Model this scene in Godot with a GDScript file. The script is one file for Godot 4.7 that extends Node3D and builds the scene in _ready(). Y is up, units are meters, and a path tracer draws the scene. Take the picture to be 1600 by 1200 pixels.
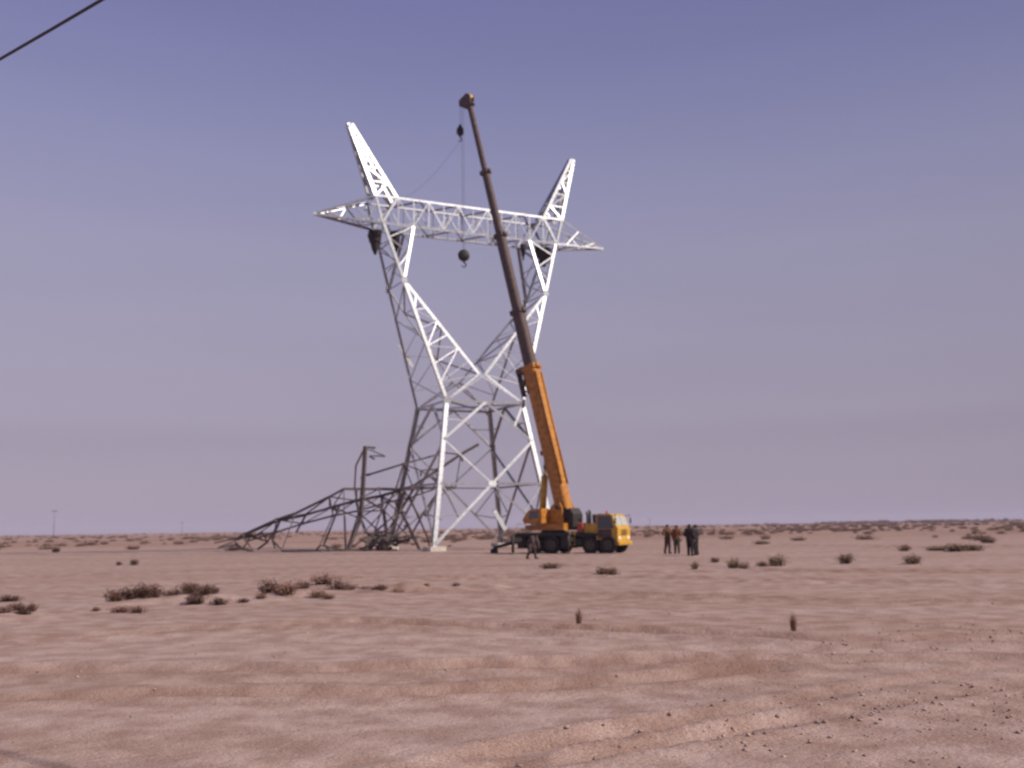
extends Node3D
# A desert construction site: a lattice pylon, a fallen pylon, a mobile crane and five workers.

const WRECK = [
	["chord", 0.26, [-23.96, 1.22, -90.00], [-23.41, 1.49, -89.79]],
	["chord", 0.26, [-23.41, 1.49, -89.79], [-20.33, 2.70, -88.57]],
	["chord", 0.26, [-20.33, 2.70, -88.57], [-18.54, 3.21, -87.86]],
	["chord", 0.26, [-18.54, 3.21, -87.86], [-15.45, 4.53, -86.60]],
	["chord", 0.26, [-15.45, 4.53, -86.60], [-14.18, 5.14, -86.07]],
	["chord", 0.26, [-14.18, 5.14, -86.07], [-11.25, 5.09, -86.12]],
	["chord", 0.26, [-11.25, 5.09, -86.12], [-9.23, 5.01, -86.20]],
	["chord", 0.26, [-9.23, 5.01, -86.20], [-6.72, 5.14, -86.31]],
	["chord", 0.26, [-6.72, 5.14, -86.31], [-4.85, 5.11, -86.39]],
	["chord", 0.3, [-23.49, 1.44, -90.09], [-20.39, 2.60, -88.87]],
	["chord", 0.3, [-20.39, 2.60, -88.87], [-17.83, 3.04, -87.85]],
	["chord", 0.3, [-17.83, 3.04, -87.85], [-15.20, 3.68, -86.78]],
	["chord", 0.3, [-15.20, 3.68, -86.78], [-13.15, 4.17, -86.34]],
	["chord", 0.3, [-13.15, 4.17, -86.34], [-11.13, 4.52, -86.42]],
	["chord", 0.3, [-11.13, 4.52, -86.42], [-9.69, 4.92, -86.49]],
	["chord", 0.3, [-9.69, 4.92, -86.49], [-8.46, 5.28, -86.54]],
	["chord", 0.3, [-8.46, 5.28, -86.54], [-6.20, 6.75, -86.63]],
	["chord", 0.3, [-6.20, 6.75, -86.63], [-4.41, 7.92, -86.71]],
	["chord", 0.3, [-4.41, 7.92, -86.71], [-2.89, 8.77, -86.77]],
	["chord", 0.2, [-23.72, 0.87, -91.89], [-20.94, 1.62, -90.82]],
	["chord", 0.2, [-20.94, 1.62, -90.82], [-18.27, 2.35, -89.77]],
	["chord", 0.2, [-18.27, 2.35, -89.77], [-15.53, 2.96, -88.68]],
	["chord", 0.2, [-15.53, 2.96, -88.68], [-13.27, 3.35, -88.25]],
	["chord", 0.2, [-13.27, 3.35, -88.25], [-11.10, 3.97, -88.34]],
	["chord", 0.2, [-11.10, 3.97, -88.34], [-8.92, 4.38, -88.43]],
	["mast", 0.36, [-12.44, 8.69, -86.07], [-12.63, 5.32, -86.06]],
	["mast", 0.36, [-12.63, 5.32, -86.06], [-12.83, 2.68, -86.05]],
	["mast", 0.36, [-12.83, 2.68, -86.05], [-13.87, 0.07, -86.00]],
	["brace", 0.16, [-12.56, 8.79, -87.27], [-13.36, 7.17, -87.24]],
	["brace", 0.16, [-13.36, 7.17, -87.24], [-13.45, 5.28, -87.23]],
	["brace", 0.16, [-13.45, 5.28, -87.23], [-13.01, 2.69, -87.25]],
	["brace", 0.14, [-12.12, 8.64, -86.89], [-11.74, 8.48, -86.90]],
	["brace", 0.13, [-12.13, 7.95, -86.99], [-10.84, 7.88, -87.04]],
	["brace", 0.1, [-12.46, 8.57, -86.57], [-10.79, 7.85, -86.64]],
	["chord", 0.2, [-12.74, 6.36, -87.46], [-12.36, 6.35, -87.48]],
	["chord", 0.2, [-12.36, 6.35, -87.48], [-9.38, 7.24, -87.60]],
	["chord", 0.2, [-9.38, 7.24, -87.60], [-5.83, 8.18, -87.75]],
	["brace", 0.15, [-9.33, 7.21, -87.20], [-7.87, 6.65, -87.27]],
	["brace", 0.15, [-7.87, 6.65, -87.27], [-6.85, 5.94, -87.31]],
	["brace", 0.15, [-6.85, 5.94, -87.31], [-5.56, 4.73, -87.36]],
	["brace", 0.14, [-9.33, 7.21, -87.20], [-9.98, 5.06, -87.18]],
	["brace", 0.14, [-9.98, 5.06, -87.18], [-10.95, 3.35, -87.14]],
	["leg", 0.3, [-9.13, 4.89, -85.81], [-9.61, 3.15, -85.79]],
	["leg", 0.3, [-9.61, 3.15, -85.79], [-10.50, 0.70, -85.75]],
	["leg", 0.3, [-10.50, 0.70, -85.75], [-10.87, 0.08, -85.73]],
	["leg", 0.2, [-8.51, 5.03, -87.04], [-9.58, 3.28, -86.99]],
	["leg", 0.2, [-9.58, 3.28, -86.99], [-10.49, 0.63, -86.95]],
	["leg", 0.26, [-9.84, 3.95, -85.98], [-8.84, 2.09, -86.02]],
	["leg", 0.26, [-8.84, 2.09, -86.02], [-7.89, 0.08, -86.06]],
	["brace", 0.16, [-6.07, 5.26, -86.94], [-7.58, 3.14, -86.88]],
	["brace", 0.16, [-7.58, 3.14, -86.88], [-8.76, 1.03, -86.83]],
	["brace", 0.14, [-6.90, 6.26, -87.31], [-5.56, 4.46, -87.36]],
	["brace", 0.14, [-5.56, 4.46, -87.36], [-4.60, 2.46, -87.40]],
	["brace", 0.2, [-12.75, 4.51, -85.45], [-10.75, 3.32, -85.54]],
	["brace", 0.2, [-10.75, 3.32, -85.54], [-10.48, 1.59, -85.55]],
	["brace", 0.2, [-10.48, 1.59, -85.55], [-11.26, 0.14, -85.51]],
	["brace", 0.16, [-20.02, 2.59, -88.45], [-20.72, 1.08, -88.74]],
	["brace", 0.16, [-20.72, 1.08, -88.74], [-20.41, 0.27, -88.62]],
	["brace", 0.14, [-17.71, 3.03, -87.80], [-18.58, 1.59, -88.16]],
	["brace", 0.15, [-14.61, 3.77, -86.44], [-15.97, 0.61, -87.01]],
	["brace", 0.18, [-14.06, 2.90, -85.75], [-13.92, 0.07, -85.70]],
	["brace", 0.1, [-14.18, 5.14, -86.07], [-14.11, 2.91, -86.05]],
	["brace", 0.14, [-15.46, 4.54, -86.70], [-15.46, 3.68, -86.70]],
	["brace", 0.12, [-13.13, 5.12, -86.14], [-13.12, 4.16, -86.14]],
	["brace", 0.12, [-11.26, 5.10, -86.22], [-11.10, 4.51, -86.22]],
	["brace", 0.1, [-20.35, 2.70, -88.67], [-17.79, 3.03, -87.65]],
	["brace", 0.12, [-17.80, 3.03, -87.70], [-15.47, 4.54, -86.75]],
	["brace", 0.12, [-15.18, 3.67, -86.63], [-14.21, 5.14, -86.22]],
	["brace", 0.12, [-13.13, 4.17, -86.19], [-11.27, 5.10, -86.27]],
	["brace", 0.12, [-11.11, 4.51, -86.28], [-9.24, 5.02, -86.35]],
	["brace", 0.12, [-8.51, 5.30, -87.04], [-9.31, 7.20, -87.00]],
	["brace", 0.12, [-6.24, 6.78, -87.13], [-7.86, 6.64, -87.07]],
	["brace", 0.14, [-6.20, 6.75, -86.63], [-6.74, 5.15, -86.61]],
	["brace", 0.12, [-8.46, 5.28, -86.54], [-6.74, 5.15, -86.61]],
	["brace", 0.12, [-4.41, 7.92, -86.71], [-4.87, 5.13, -86.69]],
	["brace", 0.12, [-4.44, 7.96, -87.31], [-5.80, 8.14, -87.25]],
	["chord", 0.24, [-19.47, 0.08, -86.88], [-15.70, 0.06, -85.33]],
	["chord", 0.24, [-15.70, 0.06, -85.33], [-13.47, 0.06, -84.51]],
	["chord", 0.24, [-13.47, 0.06, -84.51], [-9.59, 0.06, -84.68]],
	["brace", 0.16, [-15.88, 0.62, -86.23], [-15.30, 0.09, -86.00]],
	["brace", 0.14, [-16.13, 0.52, -86.15], [-16.58, 0.06, -86.34]],
	["brace", 0.14, [-15.80, 0.57, -85.83], [-14.37, 0.06, -85.24]],
	["brace", 0.2, [-24.84, 1.06, -90.79], [-23.29, 1.32, -90.19]],
	["brace", 0.2, [-23.29, 1.32, -90.19], [-22.86, 1.43, -90.02]],
	["brace", 0.16, [-24.26, 0.79, -90.12], [-23.57, 0.23, -89.86]],
	["brace", 0.16, [-23.57, 0.23, -89.86], [-22.52, 0.06, -89.45]],
	["brace", 0.2, [-23.39, 1.22, -89.51], [-22.39, 0.06, -89.13]],
	["brace", 0.16, [-22.78, 1.48, -89.90], [-23.55, 0.23, -90.21]],
	["brace", 0.16, [-22.49, 1.31, -89.88], [-21.76, 1.63, -89.60]],
	["brace", 0.16, [-21.76, 1.63, -89.60], [-21.26, 0.86, -89.40]],
	["brace", 0.16, [-21.26, 0.86, -89.40], [-22.22, 0.22, -89.79]],
	["brace", 0.14, [-20.72, 0.86, -88.74], [-19.81, 0.21, -88.38]],
	["brace", 0.14, [-26.55, 0.80, -91.88], [-24.85, 1.06, -91.24]],
	["brace", 0.12, [-26.02, 0.36, -91.06], [-24.03, 0.67, -90.30]],
	["brace", 0.14, [-13.12, 3.23, -87.25], [-12.31, 1.34, -87.28]],
	["brace", 0.14, [-12.31, 1.34, -87.28], [-12.57, 0.06, -87.27]],
	["brace", 0.2, [-12.37, 1.51, -85.47], [-10.74, 1.18, -85.54]],
	["brace", 0.18, [-12.16, 0.84, -85.17], [-10.49, 0.55, -85.25]],
	["brace", 0.2, [-12.03, 0.16, -85.38], [-10.62, 1.38, -85.44]],
	["brace", 0.18, [-11.80, 1.35, -85.59], [-11.27, 0.06, -85.61]],
	["brace", 0.16, [-11.00, 1.18, -85.93], [-11.94, 0.06, -85.89]],
	["brace", 0.14, [-9.78, 1.05, -86.38], [-8.08, 1.13, -86.45]],
	["brace", 0.14, [-8.08, 1.13, -86.45], [-7.45, 0.91, -86.48]],
	["brace", 0.14, [-10.45, 0.74, -86.65], [-8.75, 1.24, -86.73]],
	["brace", 0.14, [-8.86, 4.36, -87.83], [-6.14, 5.30, -87.94]],
	["brace", 0.12, [-10.97, 3.95, -87.34], [-9.36, 5.06, -87.40]],
	["brace", 0.12, [-13.12, 3.33, -87.25], [-13.29, 4.20, -87.24]],
	["brace", 0.12, [-15.35, 2.94, -87.68], [-15.36, 3.70, -87.68]],
	["brace", 0.12, [-18.06, 2.34, -88.77], [-18.01, 3.05, -88.75]],
	["brace", 0.12, [-20.71, 1.62, -89.82], [-20.60, 2.71, -89.77]],
	["brace", 0.1, [-18.06, 2.34, -88.77], [-15.36, 3.70, -87.68]],
	["brace", 0.1, [-15.35, 2.94, -87.68], [-13.29, 4.20, -87.24]],
	["brace", 0.1, [-13.12, 3.33, -87.25], [-11.24, 4.54, -87.33]],
	["brace", 0.16, [-8.88, 4.37, -88.03], [-7.37, 1.00, -88.09]],
	["brace", 0.16, [-7.37, 1.00, -88.09], [-7.15, 0.06, -88.10]],
	["brace", 0.12, [-7.60, 3.14, -87.08], [-6.10, 2.48, -87.14]],
	["brace", 0.14, [-11.05, 3.96, -87.94], [-11.85, 1.49, -87.90]],
]
const SHRUBS = {
	"left edge": [[-10.83, -22.25, 0.34, 0.22], [-13.42, -27.72, 0.65, 0.23], [-10.93, -22.90, 0.35, 0.29], [-10.40, -22.17, 0.40, 0.31], [-10.60, -23.01, 0.22, 0.25], ],
	"lone": [[-9.47, -23.66, 0.22, 0.14], ],
	"west row": [[-9.88, -25.87, 0.45, 0.42], [-8.82, -23.54, 0.38, 0.22], [-9.58, -26.03, 0.42, 0.42], [-8.37, -23.28, 0.28, 0.22], [-9.22, -25.95, 0.45, 0.48], [-9.18, -26.60, 0.42, 0.46], [-9.21, -28.03, 0.48, 0.37], [-8.27, -26.41, 0.41, 0.41], [-7.70, -25.23, 0.46, 0.33], [-7.81, -26.32, 0.41, 0.38], [-8.55, -29.47, 0.34, 0.38], [-7.05, -24.90, 0.36, 0.26], ],
	"middle row": [[-6.61, -25.42, 0.26, 0.15], [-6.37, -26.24, 0.30, 0.20], [-6.57, -27.95, 0.61, 0.54], [-5.95, -27.08, 0.55, 0.45], [-6.42, -31.67, 0.48, 0.32], [-5.12, -26.90, 0.44, 0.31], [-6.10, -33.68, 0.73, 0.47], [-4.72, -26.35, 0.30, 0.20], [-5.21, -30.73, 0.58, 0.35], [-4.79, -30.02, 0.49, 0.23], [-4.30, -29.90, 0.30, 0.15], [-3.66, -28.34, 0.39, 0.25], [-3.25, -28.24, 0.46, 0.25], ],
	"far left": [[-44.72, -101.43, 0.97, 0.69], [-22.40, -58.94, 0.39, 0.31], [-41.97, -114.33, 1.67, 0.61], [-21.38, -58.51, 0.62, 0.47], [-2.54, -30.06, 0.26, 0.17], [-1.77, -31.47, 0.35, 0.20], ],
	"right": [[1.49, -43.69, 0.87, 0.38], [3.17, -37.86, 0.52, 0.38], [3.46, -36.78, 0.55, 0.46], [7.08, -40.98, 0.36, 0.42], [9.10, -47.37, 0.48, 0.33], [8.58, -41.04, 0.52, 0.58], [8.93, -40.91, 0.52, 0.47], [21.44, -90.17, 1.62, 0.46], [10.25, -43.05, 0.61, 0.33], [10.94, -43.49, 0.84, 0.62], [14.34, -45.10, 0.83, 0.65], [23.31, -62.23, 0.83, 0.58], [16.51, -43.39, 0.75, 0.58], [25.33, -62.58, 1.43, 0.42], [25.14, -59.42, 1.61, 0.64], [26.37, -60.22, 1.39, 0.57], [37.19, -81.72, 1.46, 0.56], ],
	"tuft": [[1.14, -18.88, 0.24, 0.33], [4.42, -16.73, 0.24, 0.35], ],
}

const TRACKS = [
	# [half width, depth, ridge share, tint strength, points]
	[0.16, 0.050, 0.8, 1.3, [[-0.78, -7.71], [-0.04, -8.4], [1.52, -9.63], [3.24, -10.9], [7.47, -13.78], [14.0, -18.5]]],
	[0.16, 0.050, 0.8, 1.3, [[-2.0, -6.6], [-0.04, -7.92], [0.44, -8.14], [1.45, -8.86], [2.88, -9.74], [6.46, -11.95], [13.0, -16.2]]],
	[0.26, 0.092, 0.9, 1.4, [[-9.0, -17.9], [-5.82, -18.89], [-3.09, -19.82], [-0.06, -18.48], [3.01, -16.84], [4.66, -15.51], [8.16, -15.04], [14.0, -14.6]]],
	[0.45, 0.031, 0.5, -0.9, [[-8.84, -16.78], [-5.31, -17.23], [-1.06, -16.37], [2.67, -14.96], [7.26, -13.4], [12.0, -12.4]]],
	[0.42, 0.131, 0.9, 1.1, [[-5.59, -37.24], [2.1, -35.81], [8.67, -31.79], [15.59, -28.45], [26.0, -24.0]]],
	[0.36, 0.116, 0.9, 1.1, [[-3.23, -28.51], [1.56, -26.87], [6.51, -23.95], [11.76, -21.53], [19.0, -19.0]]],
	[0.45, 0.070, 0.6, 1.1, [[-34.0, -38.0], [-22.44, -42.29], [-14.5, -46.81], [-3.1, -48.37], [5.67, -47.18], [11.45, -37.67], [20.0, -33.0]]],
	[0.55, 0.170, 0.9, 1.4, [[16.0, -84.5], [19.17, -82.78], [24.03, -78.7], [27.0, -72.1], [40.0, -69.0]]],
	[0.30, 0.019, 0.4, -1.0, [[-2.6, -7.2], [-0.1, -8.2], [1.5, -9.2], [3.1, -10.3], [7.0, -12.9], [13.5, -17.4]]],
	[0.30, 0.085, 0.9, 1.3, [[-30.0, -33.0], [-18.0, -34.0], [-9.0, -36.0], [-1.0, -39.0], [9.0, -38.5], [20.0, -36.0]]],
	[0.24, 0.062, 0.8, 1.1, [[-6.0, -11.2], [-3.6, -11.6], [-1.5, -11.4], [0.8, -11.9], [3.0, -12.8]]],
	[0.28, 0.070, 0.8, 1.1, [[-9.0, -13.6], [-6.0, -13.9], [-2.5, -13.4], [1.5, -13.9], [6.0, -13.3]]],
]
const BERM = [[-14.0, -19.5], [-11.04, -21.39], [-10.72, -23.54], [-9.98, -26.11], [-7.53, -26.49], [-5.68, -28.53], [-3.29, -29.07], [0.0, -30.5]]

var rng := RandomNumberGenerator.new()
var n_big := FastNoiseLite.new()
var n_mid := FastNoiseLite.new()
var n_fine := FastNoiseLite.new()
var n_far := FastNoiseLite.new()
var M := {}
var angle_cache := {}

func _ready() -> void:
	rng.seed = 7
	make_camera_and_light()
	make_noises()
	make_materials()
	make_ground()
	make_pylon()
	make_wreck()
	make_crane()
	make_people()
	make_shrubs()
	make_far_things()
	make_overhead_cable()

# ------------------------------------------------------------------ camera, sky, sun
func make_camera_and_light() -> void:
	var cam := Camera3D.new()
	cam.name = "camera"
	add_child(cam)
	var pitch := deg_to_rad(7.95)
	var roll := deg_to_rad(0.86)
	cam.transform = Transform3D(Basis(Vector3.RIGHT, pitch) * Basis(Vector3.BACK, -roll), Vector3(0, 1.75, 0))
	cam.fov = 41.0
	cam.near = 0.1
	cam.far = 9000.0
	var lens := CameraAttributesPhysical.new()      # the snapshot is focused far too close: everything is a little soft
	lens.frustum_focal_length = 12.0 / tan(deg_to_rad(20.5))
	lens.frustum_focus_distance = 3.0
	lens.exposure_aperture = 3.9
	lens.frustum_near = 0.1
	lens.frustum_far = 9000.0
	cam.attributes = lens
	cam.current = true

	var to_sun := Vector3(0.90, 0.80, 0.38).normalized()
	var env := Environment.new()
	env.background_mode = Environment.BG_SKY
	env.tonemap_mode = Environment.TONE_MAPPER_LINEAR
	env.tonemap_exposure = 1.0
	env.ssao_enabled = true
	env.ssil_enabled = true
	env.sdfgi_enabled = true
	env.fog_enabled = true
	env.fog_density = 0.00022
	env.fog_light_color = Color(0.78, 0.75, 0.83)
	var sky := Sky.new()
	var pano := PanoramaSkyMaterial.new()
	pano.panorama = ImageTexture.create_from_image(sky_image(to_sun))
	sky.sky_material = pano
	env.sky = sky
	var we := WorldEnvironment.new()
	we.name = "world_environment"
	we.environment = env
	add_child(we)

	var sun := DirectionalLight3D.new()
	sun.name = "sun"
	add_child(sun)
	sun.look_at_from_position(to_sun * 100.0, Vector3.ZERO)
	sun.light_energy = 1.6
	sun.light_color = Color(1.0, 0.955, 0.90)
	sun.light_angular_distance = 0.6
	sun.shadow_enabled = true

func sky_image(to_sun: Vector3) -> Image:
	# dusty air: pale mauve at the horizon, deepening to blue violet overhead, a little brighter towards the sun
	var stops = [[-90.0, Vector3(0.320, 0.265, 0.304)], [0.0, Vector3(0.306, 0.267, 0.332)], [3.5, Vector3(0.304, 0.269, 0.342)], [4.9, Vector3(0.290, 0.257, 0.332)], [6.2, Vector3(0.300, 0.270, 0.350)], [10.0, Vector3(0.286, 0.265, 0.360)],
		[15.0, Vector3(0.260, 0.251, 0.363)], [20.0, Vector3(0.214, 0.216, 0.353)], [25.0, Vector3(0.166, 0.171, 0.320)], [30.0, Vector3(0.132, 0.137, 0.286)],
		[50.0, Vector3(0.095, 0.103, 0.242)], [90.0, Vector3(0.080, 0.088, 0.210)]]
	var w := 1024
	var h := 512
	var img := Image.create(w, h, false, Image.FORMAT_RGBF)
	var nz := FastNoiseLite.new()
	nz.seed = 3
	nz.frequency = 1.0
	nz.fractal_octaves = 4
	for j in h:
		var el := 90.0 - (j + 0.5) * 180.0 / h
		var base := Vector3.ZERO
		for k in stops.size() - 1:
			if el >= stops[k][0] and el <= stops[k + 1][0]:
				var t: float = (el - stops[k][0]) / (stops[k + 1][0] - stops[k][0])
				base = stops[k][1].lerp(stops[k + 1][1], t)
		var ce := cos(deg_to_rad(el))
		for i in w:
			var az := (i + 0.5) / w * TAU
			var dir := Vector3(sin(az) * ce, sin(deg_to_rad(el)), -cos(az) * ce)
			dir.x = -dir.x
			dir.z = -dir.z
			var g := (1.0 + dir.dot(to_sun)) * 0.5
			var f := 0.80 + 0.56 * g
			if el > 0.0 and el < 40.0:
				# thin layered haze, long and flat
				f *= 1.0 + 0.035 * nz.get_noise_3d(dir.x * 2.0, el * 0.32, dir.z * 2.0)
			img.set_pixel(i, j, Color(base.x * f, base.y * f, base.z * f))
	return img

# ------------------------------------------------------------------ noises and materials
func noise(seed_: int, wave: float, oct := 3) -> FastNoiseLite:
	var n := FastNoiseLite.new()
	n.seed = seed_
	n.frequency = 1.0 / wave
	n.noise_type = FastNoiseLite.TYPE_SIMPLEX_SMOOTH
	n.fractal_octaves = oct
	return n

func make_noises() -> void:
	n_big = noise(11, 15.0, 2)
	n_mid = noise(12, 2.6, 3)
	n_fine = noise(13, 0.55, 2)
	n_far = noise(14, 260.0, 3)

func srgb(r: float, g: float, b: float) -> Color:      # from a linear base colour
	return Color(r, g, b).linear_to_srgb()

func plain(r: float, g: float, b: float, rough := 0.7, metal := 0.0) -> StandardMaterial3D:
	var m := StandardMaterial3D.new()
	m.albedo_color = srgb(r, g, b)
	m.cull_mode = BaseMaterial3D.CULL_DISABLED
	m.roughness = rough
	m.metallic = metal
	return m

func mottled(lo: Color, hi: Color, scale: float, seed_: int, rough: float, metal := 0.0, wave := 40.0, oct := 4) -> StandardMaterial3D:
	var m := StandardMaterial3D.new()
	m.cull_mode = BaseMaterial3D.CULL_DISABLED
	var im := noise_image(256, seed_, wave, oct, lo, hi)
	m.albedo_texture = ImageTexture.create_from_image(im)
	m.uv1_triplanar = true
	m.uv1_world_triplanar = true
	m.uv1_scale = Vector3.ONE * scale
	m.roughness = rough
	m.metallic = metal
	return m

func noise_image(size: int, seed_: int, wave: float, oct: int, lo: Color, hi: Color, gain := 1.7) -> Image:
	var n := FastNoiseLite.new()
	n.seed = seed_
	n.frequency = 1.0 / wave
	n.fractal_octaves = oct
	var g: Image = n.get_seamless_image(size, size, false, false, 0.1, true)
	g.convert(Image.FORMAT_L8)
	var src := g.get_data()
	var out := PackedByteArray()
	out.resize(size * size * 3)
	var table := []
	for v in 256:
		var t := clampf((v / 255.0 - 0.5) * gain + 0.5, 0.0, 1.0)
		var c := Color(lerpf(lo.r, hi.r, t), lerpf(lo.g, hi.g, t), lerpf(lo.b, hi.b, t)).linear_to_srgb()
		table.append([int(c.r * 255), int(c.g * 255), int(c.b * 255)])
	for k in size * size:
		var c = table[src[k]]
		out[k * 3] = c[0]
		out[k * 3 + 1] = c[1]
		out[k * 3 + 2] = c[2]
	return Image.create_from_data(size, size, false, Image.FORMAT_RGB8, out)

func make_materials() -> void:
	M.galvanised = mottled(Color(0.33, 0.335, 0.355), Color(0.52, 0.525, 0.55), 0.5, 21, 0.42, 0.9)
	M.rust = mottled(Color(0.065, 0.050, 0.050), Color(0.150, 0.112, 0.108), 0.6, 24, 0.75, 0.1)
	M.orange = mottled(Color(0.28, 0.098, 0.014), Color(0.52, 0.222, 0.026), 0.35, 25, 0.48)
	M.yellow = mottled(Color(0.44, 0.24, 0.02), Color(0.66, 0.38, 0.035), 0.35, 26, 0.38)
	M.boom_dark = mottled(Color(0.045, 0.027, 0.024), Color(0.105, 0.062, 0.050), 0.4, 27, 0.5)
	M.black_steel = mottled(Color(0.010, 0.008, 0.008), Color(0.032, 0.025, 0.022), 0.7, 28, 0.65)
	M.rubber = plain(0.015, 0.014, 0.014, 0.85)
	M.rim = plain(0.10, 0.075, 0.05, 0.6)
	M.red = plain(0.40, 0.075, 0.045, 0.55)
	M.dirty_green = plain(0.035, 0.045, 0.03, 0.7)
	M.glass = plain(0.03, 0.035, 0.04, 0.06)
	M.glass.metallic_specular = 0.8
	M.pale_glass = plain(0.42, 0.44, 0.42, 0.12)
	M.lamp = plain(0.85, 0.83, 0.78, 0.15)
	M.chrome = plain(0.7, 0.7, 0.7, 0.2, 1.0)
	M.cable = plain(0.03, 0.027, 0.035, 0.6)
	M.rope = plain(0.22, 0.20, 0.20, 0.9)
	M.cloth_dark = mottled(Color(0.014, 0.012, 0.016), Color(0.040, 0.034, 0.040), 1.5, 30, 0.95)
	M.concrete = mottled(Color(0.44, 0.39, 0.35), Color(0.62, 0.56, 0.51), 0.8, 31, 0.9)
	M.bark = plain(0.055, 0.034, 0.024, 0.95)
	M.straw = plain(0.20, 0.13, 0.085, 0.95)
	M.wood = plain(0.16, 0.13, 0.12, 0.95)

# ------------------------------------------------------------------ node helpers
var used_names := {}

func numbered(called: String) -> String:
	if not used_names.has(called):
		used_names[called] = 0
		return called
	used_names[called] += 1
	return "%s_%03d" % [called, used_names[called]]

func thing(called: String, label: String, category: String, at := Vector3.ZERO, group := "") -> Node3D:
	var o := Node3D.new()
	o.name = numbered(called)
	add_child(o)
	o.position = at
	tag(o, label, category, group)
	return o

func tag(o: Node, label: String, category: String, group := "") -> void:
	o.set_meta("label", label)
	o.set_meta("category", category)
	if group != "":
		o.set_meta("group", group)

func mesh_node(called: String, mesh: Mesh, mat: Material, parent: Node) -> MeshInstance3D:
	var o := MeshInstance3D.new()
	o.name = called if parent != self else numbered(called)
	o.mesh = mesh
	if mat:
		o.material_override = mat
	o.cast_shadow = GeometryInstance3D.SHADOW_CASTING_SETTING_ON
	parent.add_child(o, true)
	return o

func part(called: String, st: SurfaceTool, mat: Material, parent: Node) -> MeshInstance3D:
	st.generate_normals()
	return mesh_node(called, st.commit(), mat, parent)

func group_part(called: String, parent: Node) -> Node3D:
	var o := Node3D.new()
	o.name = called
	parent.add_child(o, true)
	return o

func new_st(smooth := false) -> SurfaceTool:
	var st := SurfaceTool.new()
	st.begin(Mesh.PRIMITIVE_TRIANGLES)
	st.set_smooth_group(0 if smooth else -1)
	return st

# ------------------------------------------------------------------ shape helpers
func tri(st: SurfaceTool, a: Vector3, b: Vector3, c: Vector3) -> void:
	st.add_vertex(a)
	st.add_vertex(b)
	st.add_vertex(c)

func quad(st: SurfaceTool, a: Vector3, b: Vector3, c: Vector3, d: Vector3) -> void:
	tri(st, a, b, c)
	tri(st, a, c, d)

func add_box(st: SurfaceTool, x: Transform3D, size: Vector3, c := 0.02) -> void:
	# a box with chamfered edges, centred on x
	var h := size * 0.5
	c = minf(c, minf(h.x, minf(h.y, h.z)) * 0.6)
	var faces = []
	for ax in 3:
		for s in [-1.0, 1.0]:
			var n := Vector3.ZERO
			n[ax] = s
			var u := Vector3.ZERO
			u[(ax + 1) % 3] = 1.0
			var v := n.cross(u)
			var p := []
			for k in [[-1, -1], [-1, 1], [1, 1], [1, -1]]:
				var q: Vector3 = n * h + u * (h.dot(u.abs()) - c) * k[0] + v * (h.dot(v.abs()) - c) * k[1]
				p.append(x * q)
			quad(st, p[0], p[1], p[2], p[3])
	# edges
	for ax in 3:
		var a1 := (ax + 1) % 3
		var a2 := (ax + 2) % 3
		for s1 in [-1.0, 1.0]:
			for s2 in [-1.0, 1.0]:
				var p1 := Vector3.ZERO
				var p2 := Vector3.ZERO
				p1[a1] = h[a1] * s1
				p1[a2] = (h[a2] - c) * s2
				p2[a1] = (h[a1] - c) * s1
				p2[a2] = h[a2] * s2
				var lo := Vector3.ZERO
				lo[ax] = -(h[ax] - c)
				var hi := -lo
				if s1 * s2 > 0:
					quad(st, x * (p1 + lo), x * (p1 + hi), x * (p2 + hi), x * (p2 + lo))
				else:
					quad(st, x * (p2 + lo), x * (p2 + hi), x * (p1 + hi), x * (p1 + lo))
	for sx in [-1.0, 1.0]:
		for sy in [-1.0, 1.0]:
			for sz in [-1.0, 1.0]:
				var a := Vector3(h.x * sx, (h.y - c) * sy, (h.z - c) * sz)
				var b := Vector3((h.x - c) * sx, h.y * sy, (h.z - c) * sz)
				var d := Vector3((h.x - c) * sx, (h.y - c) * sy, h.z * sz)
				if sx * sy * sz > 0:
					tri(st, x * a, x * d, x * b)
				else:
					tri(st, x * a, x * b, x * d)

func box_at(st: SurfaceTool, lo: Vector3, hi: Vector3, c := 0.02) -> void:
	add_box(st, Transform3D(Basis.IDENTITY, (lo + hi) * 0.5), hi - lo, c)

func frame_along(d: Vector3, up := Vector3.UP) -> Basis:
	# y runs along d
	var y := d.normalized()
	var z := (up - y * up.dot(y))
	if z.length() < 0.01:
		z = Vector3.RIGHT - y * y.x
	z = z.normalized()
	return Basis(y.cross(z), y, z)

func add_tube(st: SurfaceTool, pts: Array, r0: float, r1: float, sides := 8, caps := true) -> void:
	var rings := []
	for k in pts.size():
		var d: Vector3
		if k == 0:
			d = pts[1] - pts[0]
		elif k == pts.size() - 1:
			d = pts[k] - pts[k - 1]
		else:
			d = pts[k + 1] - pts[k - 1]
		var b := frame_along(d, Vector3(0.13, 0.9, 0.3))
		var r := lerpf(r0, r1, float(k) / maxf(1.0, pts.size() - 1))
		var ring := []
		for i in sides:
			var a := TAU * i / sides
			ring.append(pts[k] + (b.x * cos(a) + b.z * sin(a)) * r)
		rings.append(ring)
	for k in pts.size() - 1:
		for i in sides:
			var j := (i + 1) % sides
			quad(st, rings[k][i], rings[k + 1][i], rings[k + 1][j], rings[k][j])
	if caps:
		for i in range(1, sides - 1):
			tri(st, rings[0][0], rings[0][i], rings[0][i + 1])
			tri(st, rings[-1][0], rings[-1][i + 1], rings[-1][i])

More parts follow.
